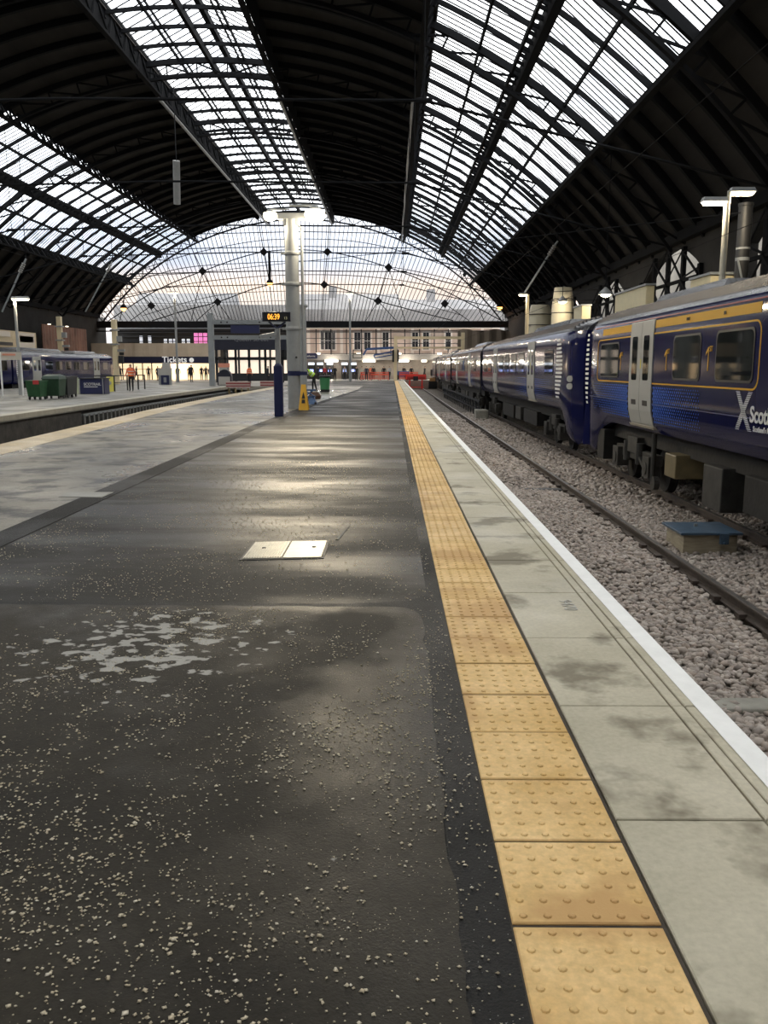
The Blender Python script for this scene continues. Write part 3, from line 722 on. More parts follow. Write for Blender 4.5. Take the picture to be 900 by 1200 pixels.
for (a, b, zt), lab in zip(op, labs):
    g = thing('braced_opening', (15.2,(a+b)/2,4.1), lab, 'lattice frame', 'braced openings in the right wall')
    n = 4; w = (b-a)/n; c = (a+b)/2; h = (b-a)/2
    zz = lambda y: zt-1.5*((y-c)/h)**2
    m = MB()
    for k in range(n+1): y = a+w*k; m.box(15.1,15.3,y-.16,y+.16,4.0,zz(y)+.2)
    m.build_each('post', M_steelD, g)
    m = MB(); m.box(15.1,15.3,a,b,3.95,4.25); m.box(15.1,15.3,a,b,5.95,6.1); m.box(15.1,15.3,a,b,4.9,5.0); m.build('horizontal_bar', M_steelD, g)
    m = MB()
    for k in range(n):
        y0, y1 = a+w*k, a+w*(k+1)
        m.beam((15.1,y0,4.2),(15.1,y1,6.0),.10,.14); m.beam((15.1,y1,4.2),(15.1,y0,6.0),.06,.1)
        m.beam((15.1,y0,6.1),(15.1,y1,zz(y1)),.08,.1); m.beam((15.1,y1,6.1),(15.1,y0,zz(y0)),.05,.08)
    m.build('diagonal_brace', M_steelD, g)
# spandrel eaves beam under roof on both sides
for x, nm, side in ((15.1,'trim_12','right'),(-38.8,'trim_13','left')):
    m = MB(); m.box(x-.25,x+.25,-20,115,8.0,8.5); struct(nm, m, M_steelD, 'dark eaves beam along the %s side of the roof' % side)
# ================================================================== FACADE beyond the end screen
M_stoneF = mat('sandstone', (.64,.52,.45), .85, var=.1, vscale=1.2, bump=.1, bscale=5)
M_trimF = mat('pale_stone_trim', (.85,.78,.72), .8)
YF = 121.0
fac = thing('stone_facade', (0,YF,0), 'pink sandstone hotel front with white sash windows behind the scaffolding', 'building')
m = MB(); m.box(-14,15,YF,YF+1,0,7.3); m.build('wall', M_stoneF, fac)
m = MB()
for z in (3.2,6.9): m.box(-14,15,YF-.16,YF,z,z+.22)
for x in (-11.6,-7.0,-1.8,2.9,8.0,12.6): m.box(x-.2,x+.2,YF-.10,YF,3.4,6.9)
m.build('string_course', M_trimF, fac)
M_pane = mat('dark_window_pane', (.03,.032,.04), .12)
M_frame = mat('white_window_frame', (.82,.8,.78), .5)
def win(xc, w, z0, z1, tri=False):
    m = MB(); m.box(xc-w/2-.18,xc+w/2+.18,YF-.14,YF-.02,z0-.15,z1+.22); f = m.build('window', M_trimF, fac)
    m = MB(); m.box(xc-w/2,xc+w/2,YF-.17,YF-.145,z0,z1); m.build('pane', M_pane, f)
    m = MB(); t = .055
    for (a,b,c,d) in ((xc-w/2,xc+w/2,z0,z0+t),(xc-w/2,xc+w/2,z1-t,z1),(xc-w/2,xc-w/2+t,z0,z1),(xc+w/2-t,xc+w/2,z0,z1),(xc-w/2,xc+w/2,(z0+z1)/2-t/2,(z0+z1)/2+t/2),(xc-t/4,xc+t/4,z0,z1)): m.box(a,b,YF-.20,YF-.16,c,d)
    m.build('sash', M_frame, f)
k = .1209
for px, w in ((379,.5),(385.5,.95),(392,.5),(419.5,.95),(431,.95),(452,.9),(486,.9),(498.5,.9),(547,.9),(350,.9),(524,.8)):
    x = (px-459)*k
    win(x, w, 4.0, 6.4 if px > 400 else 6.5)
# left part behind glass: grey office block with lit pink window
m = MB(); m.box(-39,-14.2,YF+1,YF+6,-.2,10.2); m.prism([(YF+1,10.2),(YF+6,10.2),(YF+3.5,12)], 'x', -36, -22); o = m.build('grey_block', mat('grey_block', (.30,.31,.33), .8, var=.2, vscale=.5)); o.name='office_building'; tag(o, 'grey building seen behind the left half of the glass end screen', 'building')
m = MB(); m.box(-13.9,22,YF+1.2,YF+9,-.2,9.6); m.prism([(YF+1.2,9.6),(YF+9,9.6),(YF+5,12.0)], 'x', -13.9, 1); m.prism([(YF+1.2,9.6),(YF+9,9.6),(YF+5,11.2)], 'x', 1, 22); m.box(-9,-8,YF+4,YF+6,11,13); m.box(5,6.2,YF+4,YF+6,10.8,12.6); o = m.build('slate_roofed_building', mat('slate_grey', (.36,.36,.37), .8, var=.2, vscale=.5)); tag(o, 'grey rooftops rising behind the sandstone front, right half of the end screen', 'building')
rnd = random.Random(4)
lw = thing('lit_window_band', (-27,YF,4.7), 'dark band of office glazing with pink and white lights above the ticket hoarding', 'windows')
m = MB(); m.box(-39,-14.4,YF-.1,YF+.9,0,6.9); m.build('dark_frame', M_black, lw)
E_w = emis('cool_window_light', (.75,.8,.9), .55); E_p = emis('pink_window_light', (.9,.25,.6), .7)
for x in (-35,-33.8,-31.6,-30.9,-30.3,-29.1,-28.4,-20.5,-18.6): m = MB(); m.box(x-.22,x+.22,YF-.13,YF-.11,4.6,5.9 if x<-33 else 5.5); m.build('lit_pane', E_w, lw)
for x in (-27.3,-26.65,-26.0,-25.35): m = MB(); m.box(x-.30,x+.25,YF-.13,YF-.11,4.7,6.3); m.build('pink_pane', E_p, lw)
m = MB()
for z in (5.1,5.75,6.3): m.box(-39,-14.4,YF-.3,YF-.1,z,z+.09)
m.build('mullion', M_steelM, lw)
# scaffold in front of the facade
sc = thing('scaffold', (0,119.4,0), 'dark scaffold frame of poles in front of the sandstone facade', 'scaffold')
for px in (372,389,407,424,441,458,474,491,508,524,541): x = (px-459)*.1196; m = MB(); m.cyl((x,119.4,0),(x,119.4,6.75),.08,.08,6); m.build('upright', M_steelM, sc)
for z in (3.45,4.8,5.5,6.3): m = MB(); m.cyl((-12,119.35,z),(13,119.35,z),.05,.05,6); m.build('ledger', M_steelM, sc)
# ================================================================== TRAINS
M_body = mat('train_navy_paint', (.010,.012,.060), .12, spec=.13)
M_tgrey = mat('train_door_grey', (.42,.42,.39), .5, spec=.25)
M_troof = mat('train_roof', (.045,.047,.055), .26, bump=.25, bscale=6, var=.6, vscale=3, stretch=(3,.25,1))
M_tglass = mat('train_window_glass', (.012,.015,.014), .04, spec=.22)
M_rubber = mat('window_rubber', (.006,.006,.007), .5)
M_gold = mat('first_class_yellow', (.74,.40,.03), .5, spec=.08)
M_wlet = mat('white_lettering', (.8,.8,.78), .5)
M_blued = mat('bright_blue_dots', (.025,.13,.62), .4, spec=.2)
M_under = mat('underframe_grime', (.014,.013,.012), .8, var=.5, vscale=4, bump=.3, bscale=12)
M_under2 = mat('underframe_grey', (.038,.036,.032), .7, var=.4, vscale=5)
M_red = mat('cantrail_red', (.30,.03,.02), .4)
PROF = [(-1.22,.30),(-1.33,.46),(-1.385,.70),(-1.40,1.0),(-1.40,2.1),(-1.385,2.38),(-1.33,2.50)]
ROOF = [(-1.33,2.50),(-1.22,2.62),(-1.0,2.74),(-.6,2.86),(0,2.90)]
def sx(z):
    for (a, za), (b, zb) in zip(PROF[:-1], PROF[1:]):
        if za <= z <= zb: return a+(b-a)*(z-za)/(zb-za)
    return PROF[0][0] if z < PROF[0][1] else PROF[-1][0]
def full(prof): return prof+[(-x, z) for x, z in reversed(prof)]
class Train:
    def __init__(s, xc, root, side=-1): s.xc = xc; s.root = root; s.side = side      # side -1: detailed side faces -X ; +1 faces +X
    def X(s, dx): return s.xc + dx*(-s.side if s.side > 0 else 1)*(1 if s.side < 0 else 1)
    def sidept(s, y, z, out=0): return (s.xc+s.side*(-sx(z)+out), y, z)
    def car(s, y0, y1, cab0=False, cab1=False, nm='car_body'):
        """cab0 / cab1: tapered driving end at the y0 / y1 end"""
        st = []
        def ring(y, w, zlow, prof, ztop=0): return [(s.xc+x*w, y, (z if z > .5 else z+zlow)+ztop) for x, z in prof]
        lo = full(PROF); rf = ROOF+[(-x, z) for x, z in reversed(ROOF[:-1])]
        sec = []
        if cab0: sec += [(y0, .80, -.75), (y0+.35, .92, -.85), (y0+.95, .985, -.75), (y0+1.7, 1, -.15), (y0+2.4, 1, 0)]
        else: sec += [(y0, 1, 0)]
        if cab1: sec += [(y1-2.4, 1, 0), (y1-1.7, 1, -.15), (y1-.95, .985, -.75), (y1-.35, .92, -.85), (y1, .80, -.75)]
        else: sec += [(y1, 1, 0)]
        m = MB(); m.loft([ring(y, w, zl, lo) for y, w, zl in sec]); b = m.build(nm, M_body, s.root, smooth=True)
        m = MB(); m.loft([ring(y, w, 0, rf) for y, w, zl in sec]); r = m.build('roof', M_troof, s.root, smooth=True)
        m = MB()
        for k in (-1.22,-1.12,-1.02,-.92,-.8,-.68,-.55,.55,.95):
            zz = {1.22:2.60,1.12:2.67,1.02:2.72,.92:2.76,.8:2.80,.68:2.83}.get(abs(k), 2.87)
            m.box(s.xc+k-.02,s.xc+k+.02,sec[0][0]+.8,sec[-1][0]-.8,zz-.02,zz+.04)
        m.build('roof_rib', M_troof, r)
        return b, r
    def sheet(s, name, ya, yb, za, zb, out, mt, parent, n=8):
        zs = sorted(set([za,zb]+[z for _, z in PROF if za < z < zb])); m = MB()
        m.loft([[s.sidept(ya,z,-.02),s.sidept(ya,z,out),s.sidept(yb,z,out),s.sidept(yb,z,-.02)] for z in zs])
        return m.build(name, mt, parent)
    def rpoly(s, mb, y0, y1, z0, z1, r, out, inset=0):
        y0 += inset; y1 -= inset; z0 += inset; z1 -= inset; P = []
        for cy_, cz_, a0 in ((y1-r,z1-r,0),(y0+r,z1-r,90),(y0+r,z0+r,180),(y1-r,z0+r,270)):
            for k in range(5): t = R(a0+22.5*k); P.append((cy_+r*math.cos(t), cz_+r*math.sin(t)))
        n = len(P); mb.add([s.sidept(y,z,-.02) for y,z in P]+[s.sidept(y,z,out) for y,z in P], [tuple(range(n,2*n))]+[(k,(k+1)%n,n+(k+1)%n,n+k) for k in range(n)])
    def outline(s, mb, y0, y1, z0, z1, r, w, out, skip=None):
        def path(i):
            P = []
            for cy_, cz_, a0 in ((y1-r,z1-r,0),(y0+r,z1-r,90),(y0+r,z0+r,180),(y1-r,z0+r,270)):
                for k in range(5): t = R(a0+22.5*k); P.append((cy_+(r-i)*math.cos(t), cz_+(r-i)*math.sin(t)))
            return P
        a, b = path(0), path(w); n = len(a)
        vs = [s.sidept(y,z,out) for y,z in a]+[s.sidept(y,z,out) for y,z in b]+[s.sidept(y,z,-.02) for y,z in a]+[s.sidept(y,z,-.02) for y,z in b]
        fs = []
        for k in range(n):
            j = (k+1)%n; ym = (a[k][0]+a[j][0])/2
            fs += [(k,j,n+j,n+k),(k,2*n+k,2*n+j,j),(n+k,n+j,3*n+j,3*n+k)]
        mb.add(vs, fs)
    def window(s, y0, y1, parent, z0=1.31, z1=2.06, r=.10):
        m = MB(); s.rpoly(m, y0, y1, z0, z1, r, .010); w = m.build('window', M_rubber, parent)
        m = MB(); s.rpoly(m, y0, y1, z0, z1, r, .014, .035); m.build('pane', M_tglass, w)
        return w
    def door(s, y0, y1, parent, small=False):
        c = (y0+y1)/2
        for k, (a, b) in enumerate(((y0+.01, c-.008),(c+.008, y1-.01))):
            d = s.sheet('door', a, b, .42, 2.40, .018, M_tgrey, parent)
            m = MB(); s.rpoly(m, a+.22, b-.18, 1.28, 2.12, .05, .024); m.build('door_window', M_tglass, d)
            if not small:
                m = MB(); s.rpoly(m, a+.22, b-.22, .80, .90, .01, .022); m.build('door_plate', M_rubber, d)
        if not small:
            m = MB(); s.rpoly(m, c-.05, c-.015, 1.50, 1.68, .01, .026); m.build('yellow_label', mat('label_yellow', (.7,.6,.05), .5), parent)
        s.sheet('door_step', y0-.03, y1+.03, .37, .42, .06, mat('step_edge', (.55,.5,.4), .4), parent)
    def bogie(s, y, parent):
        bg_ = None
        xs = s.xc+s.side*1.02
        m = MB(); m.cbox((xs,y,-.28),(.14,2.9,.22)); m.cbox((xs,y,-.08),(.26,.7,.34)); m.cbox((s.xc,y,-.3),(1.9,.5,.3))
        for k in (-1.15,1.15): m.cbox((xs+s.side*.05,y+k,-.42),(.26,.42,.42)); m.cyl((xs+s.side*.12,y+k,-.45),(xs+s.side*.2,y+k,-.45),.13,.13,12)
        for k in (-.45,.45): m.cyl((xs+s.side*.08,y+k,-.45),(xs+s.side*.08,y+k,-.02),.10,.10,10)
        m.beam((xs+s.side*.1,y-.9,-.5),(xs+s.side*.1,y-.1,-.1),.07,.07)
        b = m.build('bogie', M_under2, parent, bevel=.01)
        for k in (-1.15,1.15):
            for q in (-1,1):
                m = MB(); x0 = s.xc+q*.75; m.cyl((x0-.06,y+k,-.49),(x0+.06,y+k,-.49),.42,.42,28); m.cyl((x0+q*(-.06),y+k,-.49),(x0+q*(-.09),y+k,-.49),.45,.45,28); m.build('wheel', M_under, b)
    def boxes(s, lst, parent):
        xs = s.xc+s.side*1.15
        for (y0,y1,z0,z1,mt,dx) in lst:
            m = MB(); x0, x1 = sorted((xs-s.side*.8, xs+s.side*dx)); m.box(x0,x1,y0,y1,z0,z1)
            o = m.build('equipment_box', mt, parent, bevel=.02)
    def belly(s, y0, y1, parent):
        m = MB(); m.box(s.xc-1.0,s.xc+1.0,y0,y1,-.05,.36); m.build('underframe', M_under, parent)
    def dots(s, y_dense, y_sparse, z0, z1, parent, rows=13, step=.105, sc=1):
        m = MB(); n = int(abs(y_sparse-y_dense)/step); sg = 1 if y_sparse > y_dense else -1
        for i in range(n):
            f = 1-i/n
            for j in range(rows):
                y = y_dense+sg*(i+.5)*step+(step/2*sg if j % 2 else 0); z = z0+(z1-z0)*(j+.5)/rows
                h = sc*(z1-z0)/rows*.72*(.4+.6*f)*(1 if .12 < j/rows < .9 else .7); w = sc*step*.40*(.25+.75*f)
                P = [s.sidept(y-w,z,.004),s.sidept(y,z-h,.004),s.sidept(y+w,z,.004),s.sidept(y,z+h,.004)]; m.add(P,[(0,1,2,3)])
        o = m.build('blue_dot_pattern', M_blued, parent); o['kind'] = 'stuff'
    def hatch(s, yc, z0, z1, parent, lean=0, w=.42):
        m = MB(); n = 15
        for k in range(n):
            z = z0+(z1-z0)*(k+.5)/n; f = math.sin(math.pi*(k+.7)/(n+.4)); ww = w*(.45+.55*f); y = yc+lean*abs(k-n*.55)/n
            ya, yb = y-ww/2, y+ww/2; h = .030
            m.add([s.sidept(ya,z-h,.006),s.sidept(yb,z-h,.006),s.sidept(yb,z+h,.006),s.sidept(ya,z+h,.006)],[(0,1,2,3)])
        m.build('white_hatching', M_wlet, parent)
    def cab(s, yf, d, parent):
        """yf: front plane y, d: direction the cab looks (+1/-1)"""
        xc = s.xc
        # gangway door frame and concertina
        m = MB(); y0, y1 = sorted((yf-d*.05, yf+d*.28)); m.box(xc-.62,xc+.62,y0,y1,.05,2.55); m.build('gangway_bellows', M_rubber, parent, bevel=.05)
        # cowl fairings either side of the gangway
        for q in (-1,1):
            m = MB(); P = []
            prof = [(2.45,.0),(2.1,.14),(1.5,.22),(.9,.30),(.3,.42),(-.2,.48),(-.5,.40)]
            rings = []
            for z, b in prof:
                xa, xb = xc+q*.62, xc+q*(1.02+ (.0 if z>.5 else .05)); yb_ = yf+d*b
                rings.append([(xa,yf-d*.3,z),(xb,yf-d*.3,z),(xb,yf+d*b*.35,z),((xa+xb)/2,yb_,z),(xa,yb_,z)])
            m.loft(rings); m.build('front_cowl', M_body, parent, smooth=True)
            for z in ((1.22,1.02) if d < 0 else ()):
                x = xc+q*1.335; yy = yf-d*.62
                m = MB(); m.cyl((x-q*.08,yy-d*.1,z),(x+q*.055,yy+d*.08,z),.095,.085,16); m.build('headlamp', mat('lamp_lens', (.7,.68,.6), .15), parent)
        # cab windscreen each side
            m = MB(); m.add([(xc+q*.70,yf+d*.03,1.45),(xc+q*1.08,yf-d*.02,1.45),(xc+q*1.04,yf-d*.02,2.3),(xc+q*.70,yf+d*.03,2.3),(xc+q*.70,yf-d*.08,1.45),(xc+q*1.08,yf-d*.12,1.45),(xc+q*1.04,yf-d*.12,2.3),(xc+q*.70,yf-d*.08,2.3)],
                [(0,1,2,3),(4,7,6,5),(0,4,5,1),(1,5,6,2),(2,6,7,3),(3,7,4,0)]); m.build('cab_windscreen', M_tglass, parent)
        m = MB(); m.cbox((xc,yf+d*.2,-.15),(.5,.5,.3)); m.cyl((xc,yf+d*.2,-.15),(xc,yf+d*.49,-.15),.12,.12,10); m.build('coupler', M_under2, parent)

XC = 6.23
# ---- near unit
near = thing('passenger_train', (XC,9,-.915), 'nearest navy blue train with yellow first class stripe and grey doors, right edge', 'train')
T = Train(XC, near, -1); T.belly(-12,20.4,near)
body, roof = T.car(-2.2, 21.9, cab1=True)
for a, b in ((11.56,12.92),(13.55,14.87),(18.4,20.02),(8.2,9.6),(6.2,7.6),(4.2,5.6),(2.2,3.6)): T.window(a, b, body)
T.door(16.0, 17.53, near); T.door(-.6,.93, near)
T.sheet('yellow_stripe', 11.45, 15.97, 2.235, 2.375, .006, M_gold, body); T.sheet('yellow_stripe', 17.56, 19.9, 2.235, 2.375, .006, M_gold, body)
T.sheet('red_cantrail_line', -2, 20.8, 2.415, 2.435, .008, M_red, body)
T.sheet('orange_label', 10.2, 11.12, 2.2, 2.36, .006, mat('orange_label', (.7,.25,.05), .5), body)
m = MB(); T.outline(m, 11.38, 20.3, 1.215, 2.15, .17, .026, .005); m.build('yellow_outline', M_gold, body)
T.dots(15.95, 13.5, .50, 1.18, body); T.dots(17.6, 20.7, .50, 1.18, body, step=.12)
T.hatch(21.35, .62, 2.36, near, lean=-.1, w=.34)
# crease lines
T.sheet('body_crease', -2, 21.0, .84, .852, .004, mat('crease', (.10,.11,.2), .3), body)
def side_text(tr, body_, size, y, z, mt, parent, width=1, nm='lettering', bold=0):
    x = tr.xc+tr.side*1.405
    return text(nm, body_, size, mt, (x-.002*0, y, z), ROT_SIDEL if tr.side < 0 else ROT_SIDER, parent, align='LEFT', ext=.003, width=width, bold=bold)
side_text(T, 'ScotRail', .30, 11.56, .80, M_wlet, body, bold=.006)
side_text(T, "Scotland's Railway", .10, 11.43, .68, M_wlet, body, bold=.002)
for y in (15.25, 13.24, 18.28):
    m = MB(); z0, z1 = 1.47, 1.80
    P = lambda yy, zz: T.sidept(yy, zz, .006)
    m.add([P(y,z0),P(y-.035,z0),P(y-.035,z1+.03),P(y,z1+.03)],[(0,1,2,3)]); m.add([P(y,z1+.03),P(y,z1-.03),P(y+.09,z1-.10),P(y+.09,z1-.05)],[(0,1,2,3)])
    m.build('first_class_numeral', M_gold, body); side_text(T, 'ST', .12, y-.05, z1-.04, M_gold, body, nm='first_class_letters')
side_text(T, 'Hyundai'[:0]+'385', .07, 12.72, 2.28, M_rubber, body, nm='small_number'); side_text(T, 'FIRST', .07, 14.3, 2.28, M_rubber, body, nm='small_number')
# striped saltire emblem
m = MB(); n = 26
for k in range(n):
    z = .66+.54*(k+.5)/n; h = .0075
    for sgn in (-1,1):
        t = (z-.93)/.25; yc_ = 11.80+sgn*t*(-.20); w = .13
        f = 1-.45*abs(t)
        m.add([T.sidept(yc_-w/2,z-h*f,.006),T.sidept(yc_+w/2,z-h*f,.006),T.sidept(yc_+w/2,z+h*f,.006),T.sidept(yc_-w/2,z+h*f,.006)],[(0,1,2,3)])
m.build('striped_cross_emblem', M_wlet, body)
T.bogie(18.0, near); T.bogie(1.6, near)
T.boxes([(14.9,15.5,-.42,.0,mat('lit_box', (.20,.16,.085), .5, var=.2),.10),(12.9,13.7,-.68,.0,M_under2,.05),(9.0,12.2,-.55,0,M_under,0),(5,8.6,-.5,0,M_under,0),(20.0,20.6,-.6,.1,M_under,.1)], near)
m = MB(); m.cyl((4.93,16.0,.3),(4.93,16.0,-.6),.05,.05,8); m.cyl((4.90,15.9,-.62),(5.0,15.9,-.62),.13,.13,12); m.build('sand_pipe', M_under2, near)
T.cab(21.9, 1, near)
for (y0,y1,w,h) in ((3,8,1.5,.16),(10,13.2,1.3,.14),(14.6,18.5,1.5,.12)):
    m = MB(); m.loft([[(XC-w/2,y0,2.78),(XC+w/2,y0,2.78),(XC+w/2,y1,2.78),(XC-w/2,y1,2.78)],[(XC-w/2+.15,y0+.15,2.88+h),(XC+w/2-.15,y0+.15,2.88+h),(XC+w/2-.15,y1-.15,2.88+h),(XC-w/2+.15,y1-.15,2.88+h)]]); m.build('roof_equipment', M_troof, roof)
# ---- far unit: four cars
far = thing('passenger_train', (XC,60,-.915), 'farther navy blue train of several cars coupled beyond the nearest one, right side', 'train')
T2 = Train(XC, far, -1)
yy = 22.95
for i in range(4):
    y0 = yy+i*23.7; y1 = y0+23.35
    if y1 > 103: y1 = 103
    b2, r2_ = T2.car(y0, y1, cab0=(i==0)); T2.belly(y0+1.6,y1-.6,far)
    if y1-y0 > 15:
        for d0 in (y0+6.3, y0+16.6): T2.door(d0, d0+1.45, far, small=i>0)
        for a in (y0+2.9,y0+8.6,y0+10.6,y0+12.6,y0+14.5,y0+18.8,y0+20.9):
            if a+1.4 < y1: T2.window(a, a+1.45, b2)
        T2.bogie(y0+3.9, far); T2.bogie(y1-3.6, far)
        T2.boxes([(y0+7,y0+10,-.5,0,M_under,0),(y0+10.6,y0+12,-.5,0,M_under2,.03),(y0+12.6,y0+16,-.55,0,M_under,.02)], far)
        T2.dots(y0+6.2, y0+3.0, .5, 1.18, b2, rows=11, sc=.62); T2.dots(y0+7.9, y0+11, .5, 1.18, b2, rows=11, sc=.62)
        m = MB(); m.loft([[(XC-.8,y0+4,2.76),(XC+.8,y0+4,2.76),(XC+.8,y0+11,2.76),(XC-.8,y0+11,2.76)],[(XC-.6,y0+4.3,3.02),(XC+.6,y0+4.3,3.02),(XC+.6,y0+10.7,3.02),(XC-.6,y0+10.7,3.02)]]); m.build('roof_equipment', M_troof, r2_)
    if i > 0:
        m = MB(); m.box(XC-.95,XC+.95,y0-.4,y0+.02,.1,2.6); m.build('gangway_bellows', M_rubber, far)
        m = MB(); m.tube([(XC-1.42,y0-.15,.0),(XC-1.42,y0-.15,2.3),(XC-1.25,y0-.15,2.62),(XC-.8,y0-.15,2.85)], .05, 6); m.build('edge_pipe', M_rubber, far)
T2.hatch(24.9, .62, 2.36, far, lean=.45, w=.95); T2.cab(22.95, -1, far)
# ---- left train
XCL = -29.8
lt = thing('passenger_train', (XCL,70,-.915), 'navy blue train with grey doors standing across the far platform, left edge', 'train')
T3 = Train(XCL, lt, 1)
def T3car(y0, y1, c1=False):
    b, r = T3.car(y0, y1, cab1=c1); T3.belly(y0+.5,y1-1.5,lt)
    return b, r
b3, r3 = T3car(64.5, 88.5, True); b4, r4 = T3car(40.5, 64.2)
for d0 in (68.0, 82.0): T3.door(d0, d0+1.7, lt, small=True)
for a in (70.6,72.7,74.8,76.9,79.2,84.6,66): T3.window(a, a+1.5, b3)
for a in (42,44.4,47,52,55,58,62): T3.window(a, a+1.5, b4)
T3.door(49.5,51.2,lt,small=True); T3.bogie(84,lt); T3.bogie(61,lt)
m = MB(); m.box(XCL+1.1,XCL+1.36,86.0,87.9,1.4,2.2); m.build('cab_side_window', M_tglass, lt)
T3.hatch(65.4, .6, 2.3, lt, w=.8)
m = MB(); m.loft([[(XCL-.8,67,2.78),(XCL+.8,67,2.78),(XCL+.8,76,2.78),(XCL-.8,76,2.78)],[(XCL-.6,67.4,3.1),(XCL+.6,67.4,3.1),(XCL+.6,75.6,3.1),(XCL-.6,75.6,3.1)]]); m.build('roof_equipment', M_troof, r3)
m = MB(); m.loft([[(XCL-.8,79,2.78),(XCL+.8,79,2.78),(XCL+.8,85,2.78),(XCL-.8,85,2.78)],[(XCL-.6,79.4,3.05),(XCL+.6,79.4,3.05),(XCL+.6,84.6,3.05),(XCL-.6,84.6,3.05)]]); m.build('roof_equipment', M_troof, r3)
# ================================================================== LAMPS AND MASTS
E_lamp = emis('warm_lamp', (1,.88,.62), 7); E_lampL = emis('lamp_glow', (1,.85,.55), 14); E_orange = emis('orange_lamp', (1,.45,.12), 5)
E_strip = emis('strip_light', (1,.9,.7), 3.2)
def plight(name, loc, power, col, parent, r=.15, spot=None):
    l = bpy.data.lights.new(name, 'SPOT' if spot else 'POINT'); l.energy = power; l.color = col; l.shadow_soft_size = r
    if spot: l.spot_size = R(spot); l.spot_blend = .6
    o = bpy.data.objects.new(name, l); COL.objects.link(o)
    org = Vector((0,0,0)); p = parent
    while p is not None: org += p.location; p = p.parent
    o.location = Vector(loc)-org; o.parent = parent
    return o
def head(x, y, z, dx, parent, L=.62, power=200, lx=None):
    """flat lamp head reaching sideways by dx from the pole"""
    x0, x1 = sorted((x, x+dx)); m = MB()
    m.loft([[(x0,y-.16,z),(x1,y-.16,z),(x1,y+.16,z),(x0,y+.16,z)],[(x0+.05,y-.10,z+.13),(x1-.05,y-.10,z+.13),(x1-.05,y+.10,z+.13),(x0+.05,y+.10,z+.13)]])
    m.build('lamp_head', M_grey, parent)
    m = MB(); m.loft([[(x0+.03,y-.14,z-.0),(x1-.03,y-.14,z-.0),(x1-.03,y+.14,z-.0),(x0+.03,y+.14,z-.0)],[(x0+.08,y-.1,z-.09),(x1-.08,y-.1,z-.09),(x1-.08,y+.1,z-.09),(x0+.08,y+.1,z-.09)]])
    m.build('lens', E_lamp, parent)
    plight('lamp_light', ((x0+x1)/2,y,z-.25), power, (1,.84,.6), parent)
# big column
c = thing('steel_column', (-3.65,32.4,0), 'big pale grey steel column with navy band and two lamps at its head', 'column')
m = MB(); m.lathe([(.235,0),(.235,1.22)], (-3.68,32.4,0), 24); m.build('lower_shaft', M_grey, c, smooth=True)
m = MB(); m.lathe([(.245,1.22),(.245,1.40)], (-3.68,32.4,0), 24); m.box(-3.7,-3.15,32.2,32.6,1.24,1.38); m.build('navy_band', M_navy, c, smooth=True)
m = MB(); m.lathe([(.255,1.40),(.255,6.85)], (-3.68,32.4,0), 24); m.build('upper_shaft', M_grey, c, smooth=True)
m = MB()
for z in (2.9,4.5,5.6): m.lathe([(.275,z),(.285,z+.03),(.285,z+.09),(.275,z+.12)], (-3.68,32.4,0), 24); m.cbox((-3.36,32.4,z+.06),(.16,.16,.10)); m.cbox((-4.0,32.4,z+.06),(.16,.12,.08))
m.build('collar', M_grey, c)
m = MB(); m.box(-4.15,-3.12,32.15,32.65,6.85,7.05); m.box(-3.95,-3.38,32.2,32.6,6.62,6.86); m.build('head_bracket', M_grey, c)
m = MB(); m.cyl((-3.30,32.35,1.4),(-3.30,32.35,6.6),.055,.055,8); m.build('cable_pipe', M_grey, c)
m = MB(); m.cyl((-3.55,32.15,1.9),(-3.55,32.2,1.9),.04); m.build('bolt', M_dark, c)
def bulb(x, y, z, r, power):
    m = MB(); m.lathe([(r*.3,r*.55),(r*.9,r*.4),(r,0),(r*.8,-r*.45),(r*.3,-r*.65)], (x,y,z), 18); m.build('lens', emis('column_lamp_glow', (1,.9,.68), 5), c, smooth=True)
    m = MB(); m.cyl((x,y,z+r*.5),(x,y,z+r*.9),r*.6,r*.3,14); m.box(min(x,-3.7),max(x,-3.7),y-.05,y+.05,z+r*.8,z+r*.95); m.build('lamp_hood', M_grey, c)
    plight('lamp_light', (x,y,z-.35), power, (1,.86,.62), c)
    sp = plight('lamp_beam', (x,y-.45,z-.25), power*5.5, (1,.84,.58), c, r=.22, spot=105)
    sp.rotation_euler = (Vector((1.2,-22,-6.6))).to_track_quat('-Z','Y').to_euler()
bulb(-4.42, 32.2, 6.95, .26, 120); bulb(-2.78, 32.0, 6.95, .38, 300)
m = MB(); m.box(-4.52,-4.15,41.8,42.2,0,4.4); m.box(-4.60,-4.07,41.7,42.3,4.4,4.5); m.box(-4.60,-4.07,41.7,42.3,0,.08)
tag(m.build('short_column', M_gantry), 'shorter grey box column half hidden behind the big lamp column', 'column')
# clock post
t = thing('clock_post', (-3.55,27,0), 'platform clock on a grey pole in a navy sleeve showing 06:39', 'clock')
m = MB(); m.box(-3.69,-3.42,26.88,27.12,0,1.58); m.lathe([(.13,1.58),(.08,1.66)], (-3.555,27,0), 12); m.build('sleeve', M_navy, t, bevel=.02)
m = MB(); m.box(-3.63,-3.48,26.93,27.07,1.6,2.72); m.build('pole', M_grey, t)
m = MB(); m.box(-4.0,-3.13,26.85,27.05,2.93,3.22); cb = m.build('clock_case', mat('case_navy', (.02,.025,.05), .4), t, bevel=.01)
m = MB(); m.box(-3.96,-3.17,26.835,26.85,2.96,3.19); m.build('display', M_black, t)
E_dig = emis('amber_digits', (1,.42,.05), 1.5)
text('digits', '06:39', .235, E_dig, (-3.83,26.828,2.99), ROT_FRONT, t, align='LEFT', ext=.002, width=.72, bold=.004)
text('small_digits', '13', .12, emis('dim_digits', (.45,.42,.25), .5), (-3.33,26.828,2.99), ROT_FRONT, t, align='LEFT', ext=.002, width=.9)
